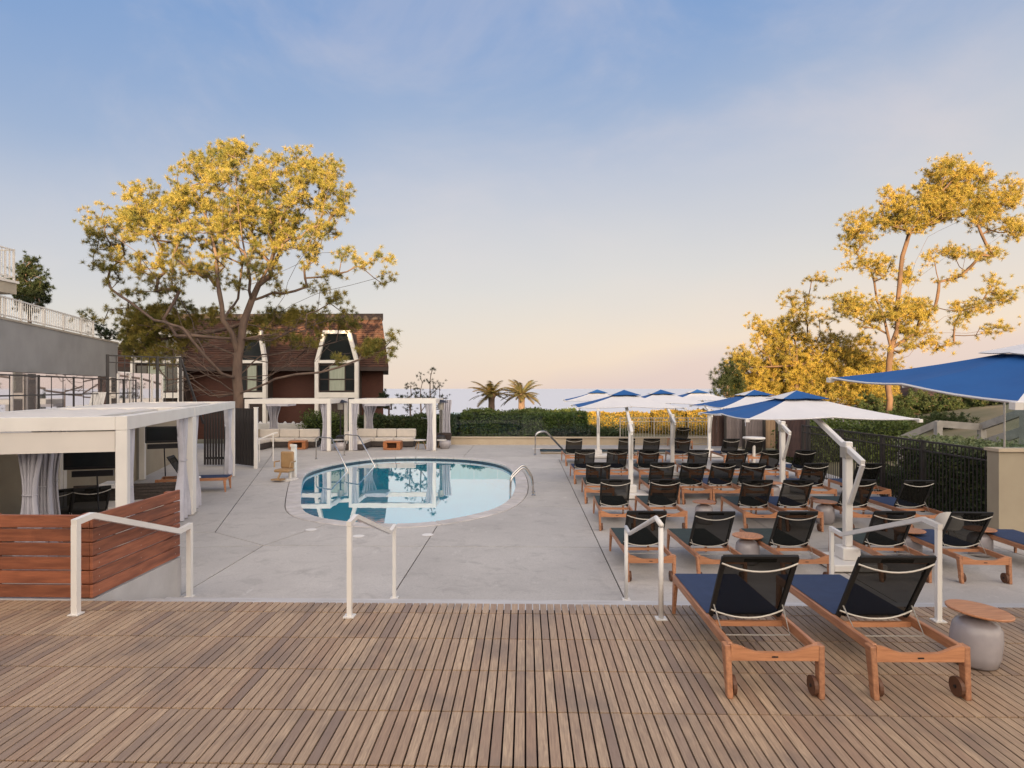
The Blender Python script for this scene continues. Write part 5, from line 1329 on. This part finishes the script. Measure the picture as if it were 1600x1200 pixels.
# ---- hedges
def hedge(label, x0, x1, y0, y1, z0, z1, m, size=.07, dens=420, rag=.06, core='hedge_dark', cat='hedge', name='hedge'):
    t = thing(name, label, cat, ((x0+x1)/2,(y0+y1)/2,z0))
    mb = MB(); e = .10; mb.box(x0+e,x1-e,y0+e,y1-e,z0,z1-e); o = mb.build('core', M['dark_leaf'], t, True)
    P_ = []
    A = [(x1-x0)*(y1-y0), (x1-x0)*(z1-z0), (x1-x0)*(z1-z0)*.3, (y1-y0)*(z1-z0), (y1-y0)*(z1-z0)]
    for k, a in enumerate(A):
        n = int(a*dens); u = rng.random(n); v = rng.random(n); 
        X = x0+(x1-x0)*u; Y = y0+(y1-y0)*v; Z = z0+(z1-z0)*v
        if k == 0: q = np.stack([X,Y,np.full(n,z1)],1)
        elif k == 1: q = np.stack([X,np.full(n,y0),Z],1)
        elif k == 2: q = np.stack([X,np.full(n,y1),Z],1)
        elif k == 3: q = np.stack([np.full(n,x0),y0+(y1-y0)*u,Z],1)
        else: q = np.stack([np.full(n,x1),y0+(y1-y0)*u,Z],1)
        P_.append(q)
    P_ = np.concatenate(P_)
    bump = .07*np.sin(P_[:,0]*2.3+1)+.05*np.sin(P_[:,0]*5.1+P_[:,1]*3)
    P_[:,2] += bump*(P_[:,2]-z0)/(z1-z0); P_ += rng.normal(size=P_.shape)*rag
    tri_object('leaves', leaves(P_, size), M[m], t, tuple(t.location)); return t
def hz2(py, D): return CAMZ-(py-607)/F*D
def hX(px, D): return at(px,D).x
hedge('clipped green hedge left of centre behind the low tan wall, under the palms', hX(722,34), hX(862,34), 34, 36, -1.3, hz2(645,34), 'hedge')
hedge('clipped green hedge right of centre behind the low tan wall', hX(820,33.4), hX(914,33.4), 33.0, 34.0, -1.3, hz2(648,33.4), 'hedge')
hedge('second taller hedge layer behind the right clipped hedge', hX(838,36), hX(900,36), 36.2, 37.4, -1.4, hz2(643,36.2), 'hedge')
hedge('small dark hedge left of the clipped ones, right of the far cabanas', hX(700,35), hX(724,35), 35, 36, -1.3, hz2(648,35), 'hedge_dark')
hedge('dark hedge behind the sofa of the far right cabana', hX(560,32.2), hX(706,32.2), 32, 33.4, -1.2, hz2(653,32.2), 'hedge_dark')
hedge('round green bush behind the sofa of the far left cabana', hX(474,31.4), hX(545,31.4), 31.2, 32.6, -1.2, hz2(654,31.4), 'hedge', rag=.16)
hedge('brownish low hedge on the slope in front of the golden one', hX(862,31.5), hX(980,31.5), 30.6, 31.4, -1.2, hz2(671,31), 'hedge_dark', rag=.1)
hedge('golden sunlit hedge beyond the terrace, left part', hX(905,50), hX(1018,50), 50, 51.5, -2.6, hz2(647,50), 'sungold_hedge', dens=260, size=.09)
hedge('golden sunlit hedge beyond the terrace, right part', hX(1022,49), hX(1112,49), 49, 50.5, -2.6, hz2(644,49), 'sungold_hedge', dens=260, size=.09)
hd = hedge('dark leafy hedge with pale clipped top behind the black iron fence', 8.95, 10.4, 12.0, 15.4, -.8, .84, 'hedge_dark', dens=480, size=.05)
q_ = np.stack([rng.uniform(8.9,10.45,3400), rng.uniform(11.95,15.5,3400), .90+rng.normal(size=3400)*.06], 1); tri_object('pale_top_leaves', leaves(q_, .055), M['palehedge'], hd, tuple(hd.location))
hedge('dark ivy hedge behind the far part of the black iron fence', 9.1, 10.6, 15.7, 17.4, -.8, .05, 'hedge_dark', dens=420, size=.06)
hedge('green shrub beyond the end of the black iron fence', 10.5, 14.5, 24, 26, -.8, .75, 'hedge', rag=.18)
# low path wall with scalloped white edge behind far-left sofa
w = thing('white_edge_wall', 'low white coping wall behind the far left sofa', 'wall', at(450,31.2,z=GZ)); a = at(400,31.6); b = at(478,31.6)
mb = MB(); mb.box(a.x-1,b.x,31.5,31.8,-1.2,hz2(671,31.6)); mb.build('wall_body', M['tan_low'], w, True)
mb = MB(); mb.box(a.x-1,b.x,31.45,31.85,hz2(671,31.6),hz2(662,31.6)); mb.build('cap', M['white'], w, True)
for k in range(6): mb = MB(); mb.lathe([(.10,0),(.07,.06),(.02,.1)],8,(a.x+.1+k*.42,31.6,hz2(662,31.6))); mb.build('finial', M['white'], w, True)
# glass fence panels above the low wall
t = thing('glass_fence', 'clear glass pool fence in front of the hedges', 'fence', at(760,30.3,z=-.2))
for k in range(6):
    x_ = hX(704,30.3)+k*1.13
    mb = MB(); mb.box(x_,x_+1.11,30.3,30.312,-.6,1.0); mb.build('glass_panel', M['glass'], t, True)
# grass on the slope (nobody could count it)
n = 26000; X = rng.uniform(-5,6,n); Y = rng.uniform(30.2,34,n); Z = np.array([ground_h(a,b) for a,b in zip(X,Y)])
B_ = np.stack([X,Y,Z+.25*np.clip((Y-30)/3,0,1)],1)
# ---- palms
def palm(label, px, py, D, Rf, seed, lean=0):
    rs = random.Random(seed); c = at(px,D,py); b_ = Vector((c.x,c.y,0)); b_.z = ground_h(c.x,c.y)-.2
    t = thing('palm_tree', label, 'tree', b_, 0, 'palms beyond the hedge')
    h = c.z-b_.z; n = 12
    mb = MB(); mb.tube([(0,0,h*i/n) for i in range(n+1)], [.36+.03*(i%2) for i in range(n)]+[.5], 10); mb.build('trunk', M['bark'], t)
    mb = MB(); mb.lathe([(.3,h-.6),(.55,h-.2),(.35,h+.15)],12); mb.build('crownshaft', M['bark'], t)
    var = []
    for k in range(5):
        L = Rf*(.9+.06*k); tv_ = []; rise = [.45,.9,1.4,1.9,.1][k]; mb_ = []
        pts = []
        for i in range(15):
            u = i/14; pts.append(np.array([L*(u-.10*u*u), 0, L*(rise*.55*u-.55*(.6+.25*rise)*u*u)]))
        for i in range(14):
            a, b = pts[i], pts[i+1]; wv2 = .03*(1-i/15)+.008
            s_ = np.array([0,wv2,0]); tv_ += [[a-s_,a+s_,b+s_],[a-s_,b+s_,b-s_]]
            for sgn in (-1,1):
                for f in (.0,.5):
                    p = a+(b-a)*f; ll = L*.20*math.sin(math.pi*min(1,(i+1.5)/15.5))**.6
                    d = np.array([.55, sgn*.85, -.18+rs.uniform(-.1,.1)]); tip = p+d*ll; w3 = (b-a)*.32
                    tv_.append([p-w3, p+w3, tip])
        var.append(np.array(tv_))
    protos = []
    for k in range(48):
        v = rs.choice([0,1,2,3,4]) if k > 5 else k % 5
        if len(protos) < 5 and k < 5:
            o = tri_object('frond', var[k], M['frond'], t); protos.append(o)
        else: o = inst(protos[v], t)
        o.location = (0,0,h+rs.uniform(-.1,.12)); o.rotation_euler = (rs.uniform(-.2,.2), rs.uniform(-.25,.25)-(.0), rs.uniform(0,2*math.pi)); o.scale = (rs.uniform(.85,1.1),)*3
    return t
palm('left of the two palms beyond the hedge, mostly in shade', 768, 616, 74, 2.6, 3)
palm('right of the two palms beyond the hedge, half lit golden', 815, 617, 74, 2.5, 8)
# grass
d = np.stack([rng.normal(size=n)*.3,rng.normal(size=n)*.3,np.ones(n)],1); B0 = np.stack([X,Y,Z],1); s_ = np.stack([rng.normal(size=n)*.02,np.zeros(n),np.zeros(n)],1)+.012*np.array([1,0,0])
go = tri_object('grass', np.stack([B0-s_,B0+s_,B0+d*.16],1), M['grass']); stuff(go); go['label'] = 'short grass on the slope beyond the low wall'; go['category'] = 'grass'
# ================================================================== unseen hotel behind the camera, its stepped heights and distance shaped for the terrace shade
ht = thing('hotel_shade_block', 'unseen stuccoed hotel behind the deck, stepped taller at left to shape the shade', 'building', (0,-50,0))
def block(x0,x1,y0,y1,z1,floors):
    mb = MB(); mb.box(x0,x1,y0,y1,-1,z1); mb.build('wall', M['hotel'], ht, True)
    mb = MB(); mb.box(x0-.3,x1+.3,y0-.3,y1+.35,z1+.002,z1+.25); mb.build('roof', M['white'], ht, True)
    wp = None
    for f_ in range(floors):
        k = x0+1.2
        while k < x1-2.6:
            if wp is None:
                mb = MB(); mb.box(0,1.8,0,.06,0,1.7); wp = mb.build('window', M['win'], ht); o = wp
                mb = MB(); mb.box(-.08,1.88,.002,.10,-.1,-.005); sl = mb.build('sill', M['white'], o)
            else: o = inst(wp, ht); inst(sl, o)
            o.location = Vector((k, y1+.003, .9+f_*3.0))-ht.location; k += 3.2
block(-60,-11.2,-58,-45,17.6,5)
block(-10.9,8.7,-58,-45,15.8,5)
block(9.0,75,-58,-45,10.6,3)
